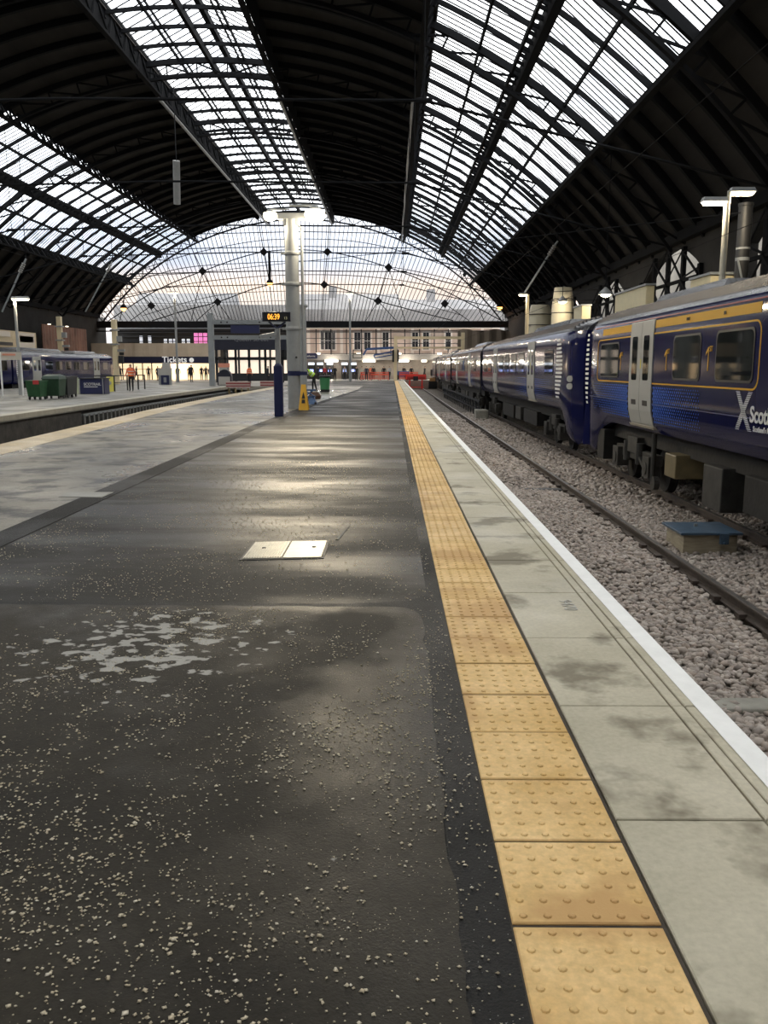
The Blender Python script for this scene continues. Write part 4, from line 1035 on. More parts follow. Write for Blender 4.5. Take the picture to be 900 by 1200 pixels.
m = MB(); m.beam((-3.56,27,2.72),(-3.82,27,2.93),.05,.05); m.beam((-3.56,27,2.72),(-3.30,27,2.93),.05,.05); m.build('bracket', M_navy, t)
t = thing('security_camera', (-3.75,26.9,2.55), 'pale security camera on a bracket under the platform clock', 'camera')
m = MB(); m.beam((-4.05,26.7,2.46),(-3.62,26.95,2.56),.13,.12); m.build('housing', M_grey, t, bevel=.02)
m = MB(); m.box(-3.62,-3.54,26.9,27.1,2.42,2.72); m.build('bracket', M_grey, t)

def lamp_pole(x, y, h, r, arms, label, name='lamp_pole', mt=None, power=150, z0=0, base=True, group=None, L=.7):
    t = thing(name, (x,y,z0), label, 'lamp post', group)
    m = MB(); m.cyl((x,y,z0),(x,y,h),r,r*.8,10); m.build('pole', mt or M_grey, t, smooth=True)
    if base: m = MB(); m.cyl((x,y,z0),(x,y,z0+1.1),r*1.5,r*1.4,10); m.build('base', mt or M_grey, t, smooth=True)
    for d in arms: head(x, y, h, d*L, t, power=power)
    return t
lamp_pole(-22.9,92,9.3,.13,(-1,.6),'tall grey lamp pole in front of the ticket office', power=250)
lamp_pole(-4.7,98,9.7,.13,(-.5,.5),'tall grey lamp pole standing far down the platform among the passengers', power=250, L=.8)
lamp_pole(-21.0,48.5,5.3,.09,(1,-.2),'lamp pole beside the train at the left edge of the picture', power=120, L=.8)
tw = lamp_pole(9.9,26.4,6.35,.11,(-1,),'twin headed lamp pole behind the nearest train, brightly lit', power=110, mt=mat('warm_pole', (.5,.48,.4), .5), L=.75)
head(9.95, 26.4, 6.62, .75, tw, power=110)
m = MB(); m.cyl((9.95,26.4,6.3),(9.95,26.4,6.66),.06,.06,8); m.build('upper_arm', mat('warm_pole', ()), tw)
lamp_pole(9.3,60,6.45,.14,(-.9,),'cream lamp pole behind the farther train', power=160, mt=M_cream)
t = thing('hanging_lamp', (11.2,46,5.3), 'lamp hanging on a thin rod above the trains, by the braced openings', 'lamp')
m = MB(); m.cyl((11.2,46,5.65),(11.2,46,12.8),.02,.02,6); m.build('rod', M_steelD, t)
m = MB(); m.lathe([(.38,0),(.30,.14),(.12,.3),(.05,.38)], (11.2,46,5.3), 16); m.build('shade', M_grey, t, smooth=True)
m = MB(); m.lathe([(.1,-.12),(.24,-.06),(.27,0)], (11.2,46,5.3), 16); m.build('lens', E_lamp, t); plight('lamp_light', (11.2,46,5.0), 150, (1,.85,.62), t)
t = thing('hanging_lamp', (11.6,60,5.9), 'lamp shining on a pale wrapped pillar behind the farther train', 'lamp')
m = MB(); m.lathe([(.38,0),(.30,.14),(.12,.3),(.05,.38)], (11.5,59,5.9), 16); m.build('shade', M_grey, t, smooth=True); m = MB(); m.cyl((11.5,59,6.2),(11.5,59,12.5),.02,.02,6); m.build('rod', M_steelD, t)
m = MB(); m.lathe([(.1,-.12),(.24,-.06),(.27,0)], (11.5,59,5.9), 16); m.build('lens', E_lamp, t); plight('lamp_light', (11.5,58.8,5.6), 150, (1,.85,.62), t)
for x, y, z, up, lab in ((-14.9,107,11.7,1.9,'orange pendant lamp on a dark rod above the clock post'),(-34.2,111,9.0,.3,'small orange lamp at the left foot of the end screen'),(13.7,111,9.1,.3,'small orange lamp at the right foot of the end screen')):
    t = thing('pendant_lamp', (x,y,z), lab, 'lamp', None)
    m = MB(); m.cyl((x,y,z+.5),(x,y,z+.5+up*1.7),.16 if up>1 else .05,.16 if up>1 else .05,8); m.cyl((x,y,z+.5+up*1.7),(x,y,z+up*1.7+3.0 if up > 1 else z+2.2),.03,.03,6); m.build('rod', M_steelD, t)
    m = MB(); m.lathe([(.42,0),(.36,.25),(.15,.5)], (x,y,z), 14); m.build('shade', M_steelD, t)
    m = MB(); m.lathe([(.12,-.34),(.30,-.2),(.36,0)], (x,y,z), 14); m.build('bulb', E_orange, t); plight('lamp_light', (x,y,z-.5), 60, (1,.5,.2), t)
# dark stanchion right
t = thing('dark_column', (11.0,28.5,0), 'thick dark grey column beside the bright twin lamp on the right', 'column')
m = MB(); m.lathe([(.21,0),(.21,6.5),(.23,6.52),(.23,6.6)], (11.1,28.0,0), 20); m.build('shaft', mat('column_charcoal', (.022,.023,.025), .5), t, smooth=True)
m = MB(); m.lathe([(.216,4.85),(.216,4.95)], (11.1,28.0,0), 20); m.lathe([(.216,5.2),(.216,5.26)], (11.1,28.0,0), 20); m.build('pale_band', M_gantry, t)
m = MB(); m.beam((10.85,27.75,4.9),(11.1,27.75,4.0),.05,.05); m.build('brace', M_gantry, t)
# pale cabins and wrapped pillars on the far side platform
M_cab = mat('cream_cabin', (.75,.66,.42), .6, var=.06)
def cabin(x0,x1,y0,y1,z1,lab,mt=None):
    t = thing('site_cabin', ((x0+x1)/2,(y0+y1)/2,0), lab, 'cabin', None)
    m = MB(); m.box(x0,x1,y0,y1,0,z1); m.build('body', mt or M_cab, t, bevel=.03)
    m = MB(); m.box(x0-.05,x1+.05,y0-.05,y1+.05,z1,z1+.08); m.build('roof', M_gantry, t)
    m = MB(); m.box(x0-.03,x0,y0+.4,y0+1.2,0,2.0); m.build('door', M_gantry, t)
cabin(10.35,11.2,28.6,30.5,4.5,'cream cabin at the foot of the twin lamp pole, behind the nearest train')
cabin(10.6,10.95,36.6,41.6,4.9,'cream cabin under the hanging lamp, behind the train roofs')
cabin(10.2,10.7,47,49,4.8,'small pale cabin between the wrapped pillar and the hanging lamp')
def wrapped(x, y, r, z1, lab):
    t = thing('wrapped_pillar', (x,y,0), lab, 'pillar', None); rnd = random.Random(int(y)); prof = []
    m = MB(); rings = []
    for k in range(14):
        z = z1*k/13; rr = r*(1-.18*max(0,(k-9)/4)**2); rings.append([(x+rr*(1+.07*math.sin(5*q*.52+k*.7)+.04*rnd.uniform(-1,1))*math.cos(q*.5236), y+rr*math.sin(q*.5236), z) for q in range(12)])
    m.loft(rings); m.build('sheeting', mat('pale_sheeting', (.72,.66,.5), .7, bump=.3, bscale=4), t, smooth=True)
    m = MB()
    for zz in (z1*.75, z1*.88): m.lathe([(r*1.05,zz),(r*1.05,zz+.06)], (x,y,0), 12)
    m.build('strap', M_dark, t)
wrapped(12.2,72,.95,6.6,'pale sheeted pillar behind the farther train, farther of the two')
wrapped(11.9,61,.75,7.0,'pale sheeted pillar below a lamp behind the farther train, nearer of the two')
m = MB(); m.loft([[(7.9+ (k%2)*.25,88+k*.1,0),(7.9+(k%2)*.25,88+k*.1,6.2)] for k in range(2)], close=False, caps=False) if False else None
m = MB(); pts = [(8.0,112,0),(14.6,112,0)]
rings = []
for k in range(23): x = 8.2+6.6*k/22; y = 108+.14*math.sin(k*1.3); rings.append([(x,y,.0),(x,y+.06,.0),(x,y+.06,6.1+.15*math.sin(k*.5)),(x,y,6.1+.15*math.sin(k*.5))])
m.loft(rings); tag(m.build('hoarding_sheet', mat('brown_sheeting', (.22,.18,.14), .8, bump=.3, bscale=2)), 'brown hanging sheeting at the right end of the concourse, above the farther train', 'sheeting')

# overhead line gear ------------------------------------------------
def wires(pts, r, lab, nm='overhead_wire', mt=None, group='overhead wires'):
    m = MB(); m.tube(pts, r, 5); o = m.build(nm, mt or M_steelD); tag(o, lab, 'wire', group); return o
wires([(6.2,-4,4.0),(6.2,20,3.95),(6.2,60,3.95),(6.2,103,3.95)], .006, 'thin overhead wire above the blue trains')
wires([(3.0,-4,4.1),(3.0,30,4.0),(3.0,103,4.0)], .006, 'thin overhead wire above the empty track')
wires([(-10.3,0,4.7),(-10.5,40,4.6),(-10.5,72.3,4.6)], .006, 'thin overhead wire above the left pit')
wires([(-26,44,5.3),(-10,44,6.2),(2,44,7.4),(10.9,27.9,6.3)], .016, 'slack span wire running to the dark column on the right')
wires([(9.0,60,6.0),(15,60,6.1)], .02, 'span wire beside the cream lamp pole')
wires([(-36,70,7.0),(-18,70,6.6),(-5,70,6.9)], .018, 'span wire over the far platform')
wires([(6.2,48,5.5),(15.2,48,5.9)], .02, 'span wire over the train roofs by the hanging lamp')
def strut(p, q, lab):
    t = thing('overhead_drop_arm', p, lab, 'bracket', None)
    m = MB(); m.cyl(p, q, .07, .07, 8); m.build('tube', M_gantry, t)
    d = (Vector(q)-Vector(p)).normalized(); m = MB()
    for k in range(5): c0 = Vector(p)+d*(.4+.16*k); m.cyl(c0, c0+d*.08, .15, .15, 10)
    q_ = Vector(p); m.build('insulator_rings', mat('insulator_grey', (.3,.28,.26), .3), t); m = MB(); m.cyl(p, (q_.x,q_.y,CZ+math.sqrt(RO**2-(q_.x-CX)**2)-.1), .03, .03, 6); m.build('hanger_rod', M_steelD, t)
strut((11.8,63,10.4),(9.4,63,6.6),'slanting pale drop arm under the right roof, above the wrapped pillars')
strut((-27.5,66,9.6),(-29.6,66,5.7),'slanting pale drop arm under the left roof, at the left edge')
strut((-28.0,88,12.0),(-31.0,88,7.1),'slanting pale drop arm under the left roof, nearer the end screen')
t = thing('roof_duct', (-14.6,60,15.5), 'short pale duct hanging at a slant under the dark roof, left of the column', 'duct')
m = MB(); m.cyl((-14.75,61,12.6),(-14.45,60,15.2),.24,.24,12); m.build('tube', M_grey, t)
m = MB(); m.cyl((-14.45,60,15.2),(-14.45,60,20.2),.03,.03,6); m.build('hanger', M_steelM, t)
for k, (x, y, zt, lab) in enumerate(((-25.6,80,5.9,'cream overhead line mast with insulators beside the ticket hoarding'),(-32.2,84,6.4,'cream overhead line mast with insulators behind the left train'))):
    t = thing('overhead_mast', (x,y,0), lab, 'mast', None)
    m = MB(); m.box(x-.22,x+.22,y-.22,y+.22,0 if k==0 else -1,zt); m.build('post', M_cream, t, bevel=.03)
    m = MB()
    for z in (zt-1.0,zt-2.3): m.box(x-.34,x+.34,y-.34,y+.34,z,z+.12)
    m.box(x+.22,x+.62,y-.2,y+.2,zt-2.0,zt-1.5); m.box(x+.15,x+.85,y-.15,y+.15,zt-2.9,zt-2.7); m.build('clamp', M_grey, t)
    m = MB()
    for q in range(4): m.cyl((x+.4+.1*q,y,zt-3.1),(x+.45+.1*q,y,zt-3.1),.14,.14,10)
    m.box(x+.3,x+.7,y-.2,y+.2,zt-4.0,zt-3.3); m.build('insulator', M_steelM, t)
# grey portal on the left of the column
t = thing('grey_gantry', (-11.9,72.5,0), 'grey steel gantry with two deep beams left of the big column', 'gantry')
m = MB(); m.box(-15.35,-14.9,72.3,72.75,0,6.0); m.build('post', M_gantry, t); m = MB(); m.box(-8.7,-8.3,72.3,72.75,0,5.9); m.build('post', M_gantry, t)
m = MB(); m.box(-14.9,-8.3,72.35,72.7,5.10,5.45); m.build('upper_beam', M_gantry, t)
m = MB(); m.box(-14.9,-8.3,72.35,72.7,3.85,4.2); m.build('lower_beam', M_gantry, t)
m = MB(); m.box(-13.4,-11.0,72.2,72.3,4.35,5.0); m.build('departure_board', M_navy, t)
m = MB()
for x in (-14.2,-13.7,-11.0,-10.1): m.cyl((x,72.3,5.25),(x,72.28,5.25),.07); m.cyl((x,72.3,4.02),(x,72.28,4.02),.07)
m.build('bolt', M_dark, t)
# cream portal on the right
t = thing('cream_gantry', (4.5,102.4,0), 'cream gantry with post at the end of the platform and beams over the tracks', 'gantry')
m = MB(); m.box(.25,.65,102.2,102.6,0,5.2); m.build('post', M_cream, t); m = MB(); m.box(8.2,8.6,102.2,102.6,-.9,5.6); m.build('post', M_cream, t)
m = MB(); m.box(.5,8.4,102.3,102.5,4.85,5.15); m.build('upper_beam', M_cream, t); m = MB(); m.box(.5,8.4,102.3,102.5,3.75,3.95); m.build('lower_beam', M_cream, t)
m = MB(); m.box(.05,.30,102.0,102.2,2.2,3.6); m.box(.65,.85,102.0,102.2,2.2,3.6); m.build('signal_box', M_black, t)

# ================================================================== KIOSK behind the left buffers
t = thing('dark_kiosk', (-14.5,90,0), 'dark glazed canopy with columns behind the striped buffers', 'kiosk')
m = MB(); m.box(-18.6,-9.6,90,90.5,3.35,4.75); m.build('fascia', mat('fascia_navy', (.012,.014,.03), .5), t)
text('fascia_lettering', 'Queen Street', .50, mat('fascia_grey', (.2,.2,.22), .6), (-14.6,89.97,4.25), ROT_FRONT, t, ext=.01, width=1.3)
m = MB(); m.box(-18.6,-9.6,90.5,93,4.5,4.7); m.box(-18.4,-9.6,90.1,90.3,2.35,2.55); m.build('canopy', M_black, t)
m = MB()
for x in (-18.3,-17.4,-16.3,-14.9,-13.2,-11.4,-9.8): m.box(x-.12,x+.12,90.1,90.35,0,3.4)
m.box(-11.4,-9.8,90.1,90.3,2.5,3.4); m.build('frame', M_black, t)
m = MB(); m.box(-18.4,-9.6,90.05,90.2,.15,.95); m.build('plinth', M_steelM, t)
sf = thing('shop_front', (-16,112.5,0), 'row of bright shop windows seen through the dark kiosk', 'shop front')
m = MB(); m.box(-21.5,-12.9,112.5,112.6,0,4.6); m.build('lit_window', emis('shop_glow', (1,.84,.68), .75), sf)
m = MB()
for x in (-21.4,-19.9,-18.6,-17.2,-15.8,-14.4,-13.1): m.box(x-.12,x+.12,112.3,112.5,0,4.6)
m.box(-21.5,-12.9,112.3,112.5,2.5,2.9); m.box(-21.5,-12.9,112.3,112.5,4.4,5.0); m.build('frame', M_steelM, sf)
# ticket office
t = thing('ticket_office', (-27,112,0), 'ticket office front with beige hoarding, navy sign band and glowing interior', 'shop front')
m = MB(); rings = []
for k in range(31): x = -36+13.8*k/30; y = 111.8+.05*math.sin(k*1.7); rings.append([(x,y,2.95),(x,y+.1,2.95),(x,y+.1,4.65),(x,y,4.65)])
m.loft(rings); m.build('hoarding', M_wallL, t)
m = MB(); m.box(-34.9,-22.4,111.6,111.75,2.08,2.9); m.build('sign_band', mat('sign_navy', (.012,.015,.05), .4), t)
text('sign_lettering', 'Tickets', 1.05, emis('sign_white', (.8,.8,.8), .5), (-28.1,111.58,2.22), ROT_FRONT, t, ext=.01, width=1.05, bold=.012)
m = MB(); m.cyl((-25.9,111.6,2.5),(-25.9,111.56,2.5),.30,.28,20); m.build('rail_symbol', emis('sign_white',(1,1,1),.5), t)
m = MB(); m.beam((-26.05,111.54,2.42),(-25.75,111.54,2.58),.05,.02); m.build('symbol_bars', M_navy, t)
m = MB(); m.box(-36,-21.7,113.4,113.5,0,2.1); m.build('lit_interior', emis('warm_interior', (1,.78,.5), 1.0), t)
m = MB()
for x in (-35,-33.6,-32.4,-31.2): m.box(x-.06,x+.06,111.9,112,0,2.1)
m.box(-36,-31,111.9,112.0,1.3,1.36); m.build('mullion', M_steelM, t)
m = MB(); m.box(-38.9,-36,111.8,112,0,4.65); m.build('side_panel', M_wallL, t)
plight('interior_light', (-28,112.3,1.9), 300, (1,.8,.55), t)
# left hoardings and cabins behind train
def sitehut(y0,y1,z1,lab,col,signs):
    t = thing('site_hoarding', (-36.5,(y0+y1)/2,0), lab, 'hoarding', None)
    m = MB(); m.box(-36.6,-36.2,y0,y1,0,z1); m.build('panel', mat('hoard_'+str(y0), col, .7, var=.1), t)
    for (a,b,c,d,mm) in signs: m = MB(); m.box(-36.19,-36.14,a,b,c,d); m.build('notice', mm, t)
M_or = mat('orange_notice', (.75,.32,.2), .6); M_wh = mat('pale_notice', (.7,.62,.52), .6)
sitehut(60,88,5.0,'cream hoarding with notices behind the left train',(.62,.5,.32),[(83.5,87.5,2.9,4.9,M_wh),(75,82,4.4,4.9,M_wh),(75,82.4,3.6,3.9,M_black),(74,83,3.1,3.4,M_black),(84,87.2,4.0,4.6,M_or)])
t = thing('rusty_sheeting', (-36.5,93,0), 'rusty brown corrugated sheeting behind the nose of the left train', 'sheeting')
m = MB(); rings = []
for k in range(33): y = 90+13*k/32; x = -36.4+.12*(k%2); rings.append([(x,y,0),(x+.08,y,0),(x+.08,y,6.0),(x,y,6.0)])
m.loft(rings); m.build('corrugated_panel', mat('rust_brown', (.16,.075,.05), .7, var=.4, vscale=.6), t)
m = MB()
for y in (91.5,94,96.5): m.cbox((-36.15,y,6.05),(.2,.35,.08))
m.build('strip_lamp', E_strip, t)

# ticket barriers / machines row under the facade
t = thing('concourse_canopy', (0,116.5,0), 'low grey canopy with strip lights over the ticket machines', 'canopy')
m = MB(); m.box(-13,15,116.2,118,2.55,3.3); m.build('fascia', mat('canopy_grey', (.28,.27,.26), .6, var=.1), t)
m = MB(); m.box(-11.9,-10.0,116.0,116.2,2.75,3.45); m.build('platform_sign', M_navy, t)
text('sign_lettering', 'Platforms', .36, M_wlet, (-10.95,115.97,2.95), ROT_FRONT, t, ext=.01)
for x0, x1 in ((-12.9,-11.9),(-9.0,-7.2),(-3.9,-2.2),(.7,2.3),(4.0,4.7),(5.8,8.0)):
    m = MB(); m.box(x0,x1,116.0,116.18,2.28,2.56); m.build('strip_light', E_strip, t)
m = MB(); m.box(-13,15,117.9,118,0,2.55); m.build('back_wall', mat('back_wall', (.25,.22,.2), .7, var=.3, vscale=.8), t)
for x_ in (-8,-3,2,6.5): plight('strip_glow', (x_,115.2,2.3), 200, (1,.88,.7), t)
for x_ in (-10,-4.5,1,6.5,12):  # lamp heads and lights added on the canopy only to brighten the facade
    m = MB(); m.box(x_-.3,x_+.3,117.3,117.6,3.3,3.5); m.build('added_fill_head', E_strip, t); plight('added_fill_light', (x_,118,3.9), 130, (1,.85,.72), t)
E_scr = emis('blue_screen', (.35,.45,1), 2.2); E_scr2 = emis('pale_screen', (.75,.85,1), 1.6)
posn = ['leftmost','second from the left','third from the left','fourth from the left','fifth from the left','rightmost']
for i, x in enumerate((-12.0,-10.9,-9.7,-8.4,-6.4,-5.2)):
    t = thing('ticket_machine', (x,117.4,0), 'dark ticket machine with blue screen under the canopy, %s of six' % posn[i], 'ticket machine', 'ticket machines under the canopy')
    m = MB(); m.box(x-.42,x+.42,117.1,117.8,0,1.85); m.build('cabinet', M_black, t, bevel=.03)
    m = MB(); m.box(x-.26,x+.26,117.06,117.1,1.0,1.3); m.build('screen', E_scr, t)
    m = MB(); m.box(x-.40,x+.40,117.05,117.1,1.9,2.2); m.build('header', E_scr2, t)

# ================================================================== BUFFERS AND BARRIERS
M_bred = mat('buffer_red', (.85,.06,.045), .5); M_bw = mat('buffer_white', (.7,.66,.6), .5); M_bdark = mat('buffer_dark_red', (.28,.06,.06), .5)
for x0, x1, y, lab in ((-13.3,-11.35,69,'red and white striped buffer stop beside the slatted wall, left of the clock post'),(-11.1,-9.55,72.6,'red and white striped buffer stop immediately behind the clock post')):
    t = thing('buffer_stop', ((x0+x1)/2,y,-1.05), lab, 'buffer stop', None)
    m = MB(); m.box(x0,x1,y-.1,y+.1,-.08,.44); m.build('beam', M_bdark, t)
    m = MB()
    for z in (-.05,.14,.36): m.box(x0,x1,y-.115,y-.1,z,z+.055)
    m.build('white_stripe', M_bw, t)
    m = MB()
    for k in range(4):
        x = x0+.2+(x1-x0-.4)*k/3; m.beam((x,y,-.1),(x,y,-1.1),.09,.09); m.beam((x,y+.1,-.1),(x,y+1.2,-1.1),.08,.08)
    m.build_each('leg', mat('dull_yellow_leg', (.30,.24,.12), .6), t)
t = thing('buffer_stop', (3.0,104,-1.05), 'bright red buffer stop at the end of the empty right hand track', 'buffer stop')
m = MB(); m.box(1.7,4.15,103.9,104.2,.10,.62); m.box(1.7,4.15,103.85,103.9,.5,.72); m.build('beam', M_bred, t)
m = MB(); m.box(2.6,3.2,103.7,103.9,.0,.5); m.build('centre_plate', M_steelM, t)
m = MB(); m.box(1.85,2.55,103.72,103.9,.22,.45); m.box(3.3,4.0,103.72,103.9,.22,.45); m.build('buffer_pad', mat('pad_red', (.45,.04,.03), .5), t)
m = MB(); m.box(2.1,2.25,103.9,104.1,-1.05,.1); m.box(3.6,3.75,103.9,104.1,-1.05,.1); m.box(2.0,3.9,103.9,104.1,-.85,-.75); m.beam((2.17,104,.1),(2.17,106,-1),.12,.12); m.beam((3.67,104,.1),(3.67,106,-1),.12,.12); m.build('frame', M_bred, t)
t = thing('buffer_stop', (6.2,104.6,-1.05), 'dark buffer stop with yellow and black beam, right of the red one', 'buffer stop')
m = MB(); m.box(4.6,7.4,104.5,104.8,-.1,.3); m.build('beam', mat('dull_orange', (.4,.22,.08), .6), t)
m = MB(); m.box(4.7,7.2,104.5,104.7,.55,1.3); m.box(4.5,5.5,104.5,104.8,-1.0,-.1); m.box(5.8,6.8,104.5,104.8,-1.0,-.1); m.build('frame', M_black, t)
# red plastic barriers
M_barr = mat('barrier_red', (.72,.09,.05), .5)
proto = None
wh = ['leftmost','second from the left','third from the left','fourth from the left','rightmost']
for i, x in enumerate((-3.3,-2.1,-.9,1.5,2.7)):
    lab = 'red plastic barrier in front of the passengers, %s of five' % wh[i]
    if proto is None:
        t = proto = thing('crowd_barrier', (0,0,0), lab, 'barrier', 'red plastic barriers')
        m = MB(); m.box(-.56,.56,-.03,.03,.92,1.0); m.box(-.56,.56,-.03,.03,.12,.2); m.box(-.56,-.50,-.03,.03,0,1.0); m.box(.50,.56,-.03,.03,0,1.0); m.build('frame', M_barr, t, local=True)
        m = MB()
        for k in range(8): m.box(-.42+k*.12-.02,-.42+k*.12+.02,-.015,.015,.2,.92)
        m.box(-.5,.5,-.02,.02,.62,.78); m.build('infill', M_barr, t, local=True)
        for s_ in (-.42,.42): m = MB(); m.box(s_-.05,s_+.05,-.28,.28,0,.06); m.build('foot', M_black, t, local=True)
    else: t = dup(proto, label=lab)
    t.location = (x, 106.6+.3*(i%2), 0); t.rotation_euler = (0,0,R((-12,8,-5,4,-8)[i]))
# blue boom lift
t = thing('boom_lift', (1.2,110,0), 'blue boom lift with folded arm reaching left in front of the sandstone front', 'lift')
M_bl = mat('lift_blue', (.02,.07,.22), .4)
m = MB(); m.box(.4,2.2,109.2,110.8,.35,1.1); m.build('chassis', M_bl, t, bevel=.05)
m = MB()
for x in (.7,1.9):
    for y in (109.2,110.8): m.cyl((x,y-.12,.32),(x,y+.12,.32),.32,.32,18)
m.build_each('wheel', M_black, t)
m = MB(); m.box(.3,.75,109.8,110.2,1.0,4.3); m.build('mast', M_bl, t)
m = MB(); m.beam((.5,110,4.05),(-3.2,110,3.85),.22,.28); m.beam((-3.2,110,3.85),(-3.6,110,3.1),.2,.2); m.beam((.5,110,3.6),(-2.3,110,3.1),.16,.2); m.beam((-2.3,110,3.1),(-2.1,110,2.75),.16,.16); m.beam((-2.1,110,2.75),(.4,110,3.2),.14,.14); m.build('arm', M_bl, t)
m = MB()
for z in (2.75,3.25,3.75): m.tube([(-4.9,109.6,z),(-3.8,109.6,z),(-3.8,110.4,z),(-4.9,110.4,z),(-4.9,109.6,z)], .05, 6)
for x in (-4.9,-3.8):
    for y in (109.6,110.4): m.cyl((x,y,2.75),(x,y,3.75),.05,.05,6)
m.box(-4.9,-3.8,109.6,110.4,2.7,2.78); m.build('basket', M_black, t)

# ================================================================== PLATFORM OBJECTS
# wet floor sign
t = thing('wet_floor_sign', (-3.22,31.2,0), 'yellow folding wet floor sign at the foot of the big column', 'sign')
M_ysign = mat('sign_yellow', (.78,.42,.03), .45)
for sgn, nm in ((-1,'front_panel'),(1,'back_panel')):
    m = MB(); m.loft([[(-3.37,31.2+sgn*.22,0),(-3.02,31.2+sgn*.22,0),(-3.02,31.2+sgn*.24,0),(-3.37,31.2+sgn*.24,0)],[(-3.28,31.2+sgn*.01,.92),(-3.12,31.2+sgn*.01,.92),(-3.12,31.2+sgn*.03,.92),(-3.28,31.2+sgn*.03,.92)]]); m.build(nm, M_ysign, t)
m = MB(); m.add([(-3.26,31.035,.42),(-3.13,31.035,.42),(-3.195,31.09,.66)],[(0,1,2)]); m.add([(-3.26,30.995,.25),(-3.13,30.995,.25),(-3.14,31.03,.38),(-3.25,31.03,.38)],[(0,1,2,3)]); m.build('warning_mark', M_black, t)
# blue trolley/chair thing
t = thing('blue_cleaning_caddy', (-3.4,36.3,0), 'blue folded cleaning caddy leaning on the platform beyond the yellow sign', 'caddy')
M_cb = mat('caddy_blue', (.012,.06,.17), .45)
m = MB(); m.loft([[(-3.75,36.1,0),(-3.15,36.0,0),(-3.15,36.5,0),(-3.75,36.5,0)],[(-3.65,36.2,.34),(-3.30,36.2,.34),(-3.30,36.5,.34),(-3.65,36.5,.34)]]); m.build('tub', M_cb, t)
m = MB(); m.beam((-3.72,36.1,.3),(-3.25,36.2,.62),.06,.04); m.beam((-3.2,36.1,.3),(-3.70,36.2,.60),.06,.04); m.box(-3.7,-3.2,36.15,36.2,.56,.62); m.build('frame', M_cb, t)
m = MB(); m.cyl((-3.7,36.05,.05),(-3.7,36.0,.05),.05); m.cyl((-3.2,36.05,.05),(-3.2,36.0,.05),.05); m.build_each('wheel', M_black, t)
t = thing('brown_bag', (-3.75,42,0), 'dark brown bag on the ground between the blue caddy and the green bin', 'bag')
m = MB(); m.loft([[(-4.0,41.8,0),(-3.5,41.8,0),(-3.5,42.2,0),(-4.0,42.2,0)],[(-4.05,41.75,.18),(-3.46,41.75,.18),(-3.46,42.25,.18),(-4.05,42.25,.18)],[(-3.95,41.9,.34),(-3.6,41.9,.34),(-3.6,42.1,.34),(-3.95,42.1,.34)]]); m.build('body', mat('bag_brown', (.07,.035,.02), .8), t, smooth=True)
m = MB(); m.tube([(-3.92,42,.32),(-3.85,42,.44),(-3.72,42,.44),(-3.64,42,.32)], .02, 6); m.build('strap', M_black, t)
def bin_round(x, y, lab):
    t = thing('litter_bin', (x,y,0), lab, 'bin')
    m = MB(); m.lathe([(.29,.0),(.30,.18)], (x,y,0), 24); m.build('base', M_black, t)
    m = MB(); m.lathe([(.28,.18),(.33,.92)], (x,y,0), 24); m.build('body', mat('bin_green', (.05,.22,.09), .5), t, smooth=True)
    m = MB(); m.lathe([(.36,.92),(.37,1.0),(.30,1.05)], (x,y,0), 24); m.build('rim', M_black, t)
bin_round(-4.2, 54, 'round green litter bin with black rim standing on the platform')
# wheelie bins left
def wheelie(x, y, w, h, col, lidcol, lab, lid='flat', red=False):
    t = thing('wheeled_bin', (x,y,0), lab, 'bin', None)
    m = MB(); m.loft([[(x-w*.42,y-.4,.14),(x+w*.42,y-.4,.14),(x+w*.42,y+.4,.14),(x-w*.42,y+.4,.14)],[(x-w*.5,y-.5,h),(x+w*.5,y-.5,h),(x+w*.5,y+.5,h),(x-w*.5,y+.5,h)]]); m.build('body', mat('bin_'+lab[:9], col, .5, var=.2), t, bevel=.03)
    m = MB()
    if lid == 'dome': m.loft([[(x-w*.52,y-.52,h),(x+w*.52,y-.52,h),(x+w*.52,y+.52,h),(x-w*.52,y+.52,h)],[(x-w*.46,y-.42,h+.14),(x+w*.46,y-.42,h+.14),(x+w*.46,y+.42,h+.14),(x-w*.46,y+.42,h+.14)],[(x-w*.28,y-.2,h+.22),(x+w*.28,y-.2,h+.22),(x+w*.28,y+.2,h+.22),(x-w*.28,y+.2,h+.22)]])
    else: m.box(x-w*.52,x+w*.52,y-.52,y+.52,h,h+.06)
    m.build('lid', mat('binlid_'+lab[:9], lidcol, .5), t)
    m = MB()
    for sx_ in (-.36,.36):
        for sy_ in (-.3,.3): m.cyl((x+w*sx_-.03,y+sy_,.09),(x+w*sx_+.03,y+sy_,.09),.09,.09,12)
    m.build_each('wheel', M_black, t)
    if red: m = MB(); m.box(x+w*.05,x+w*.45,y-.54,y-.50,h-.12,h+.07); m.build('red_lid_flap', mat('bin_red', (.5,.05,.05), .5), t)
wheelie(-17.15,41.4,.7,.86,(.02,.085,.03),(.02,.08,.03),'low green wheeled bin with a red lid flap, leftmost of the bins',red=True)
wheelie(-16.82,42.75,.86,.98,(.022,.06,.03),(.025,.055,.035),'green wheeled bin with domed lid beside the low green bin','dome')
wheelie(-16.75,44.1,.5,1.0,(.012,.016,.016),(.02,.025,.025),'black wheeled bin right of the domed green one')
wheelie(-17.05,45.4,.52,1.05,(.015,.015,.018),(.03,.03,.03),'dark wheeled bin, rightmost of the bins')
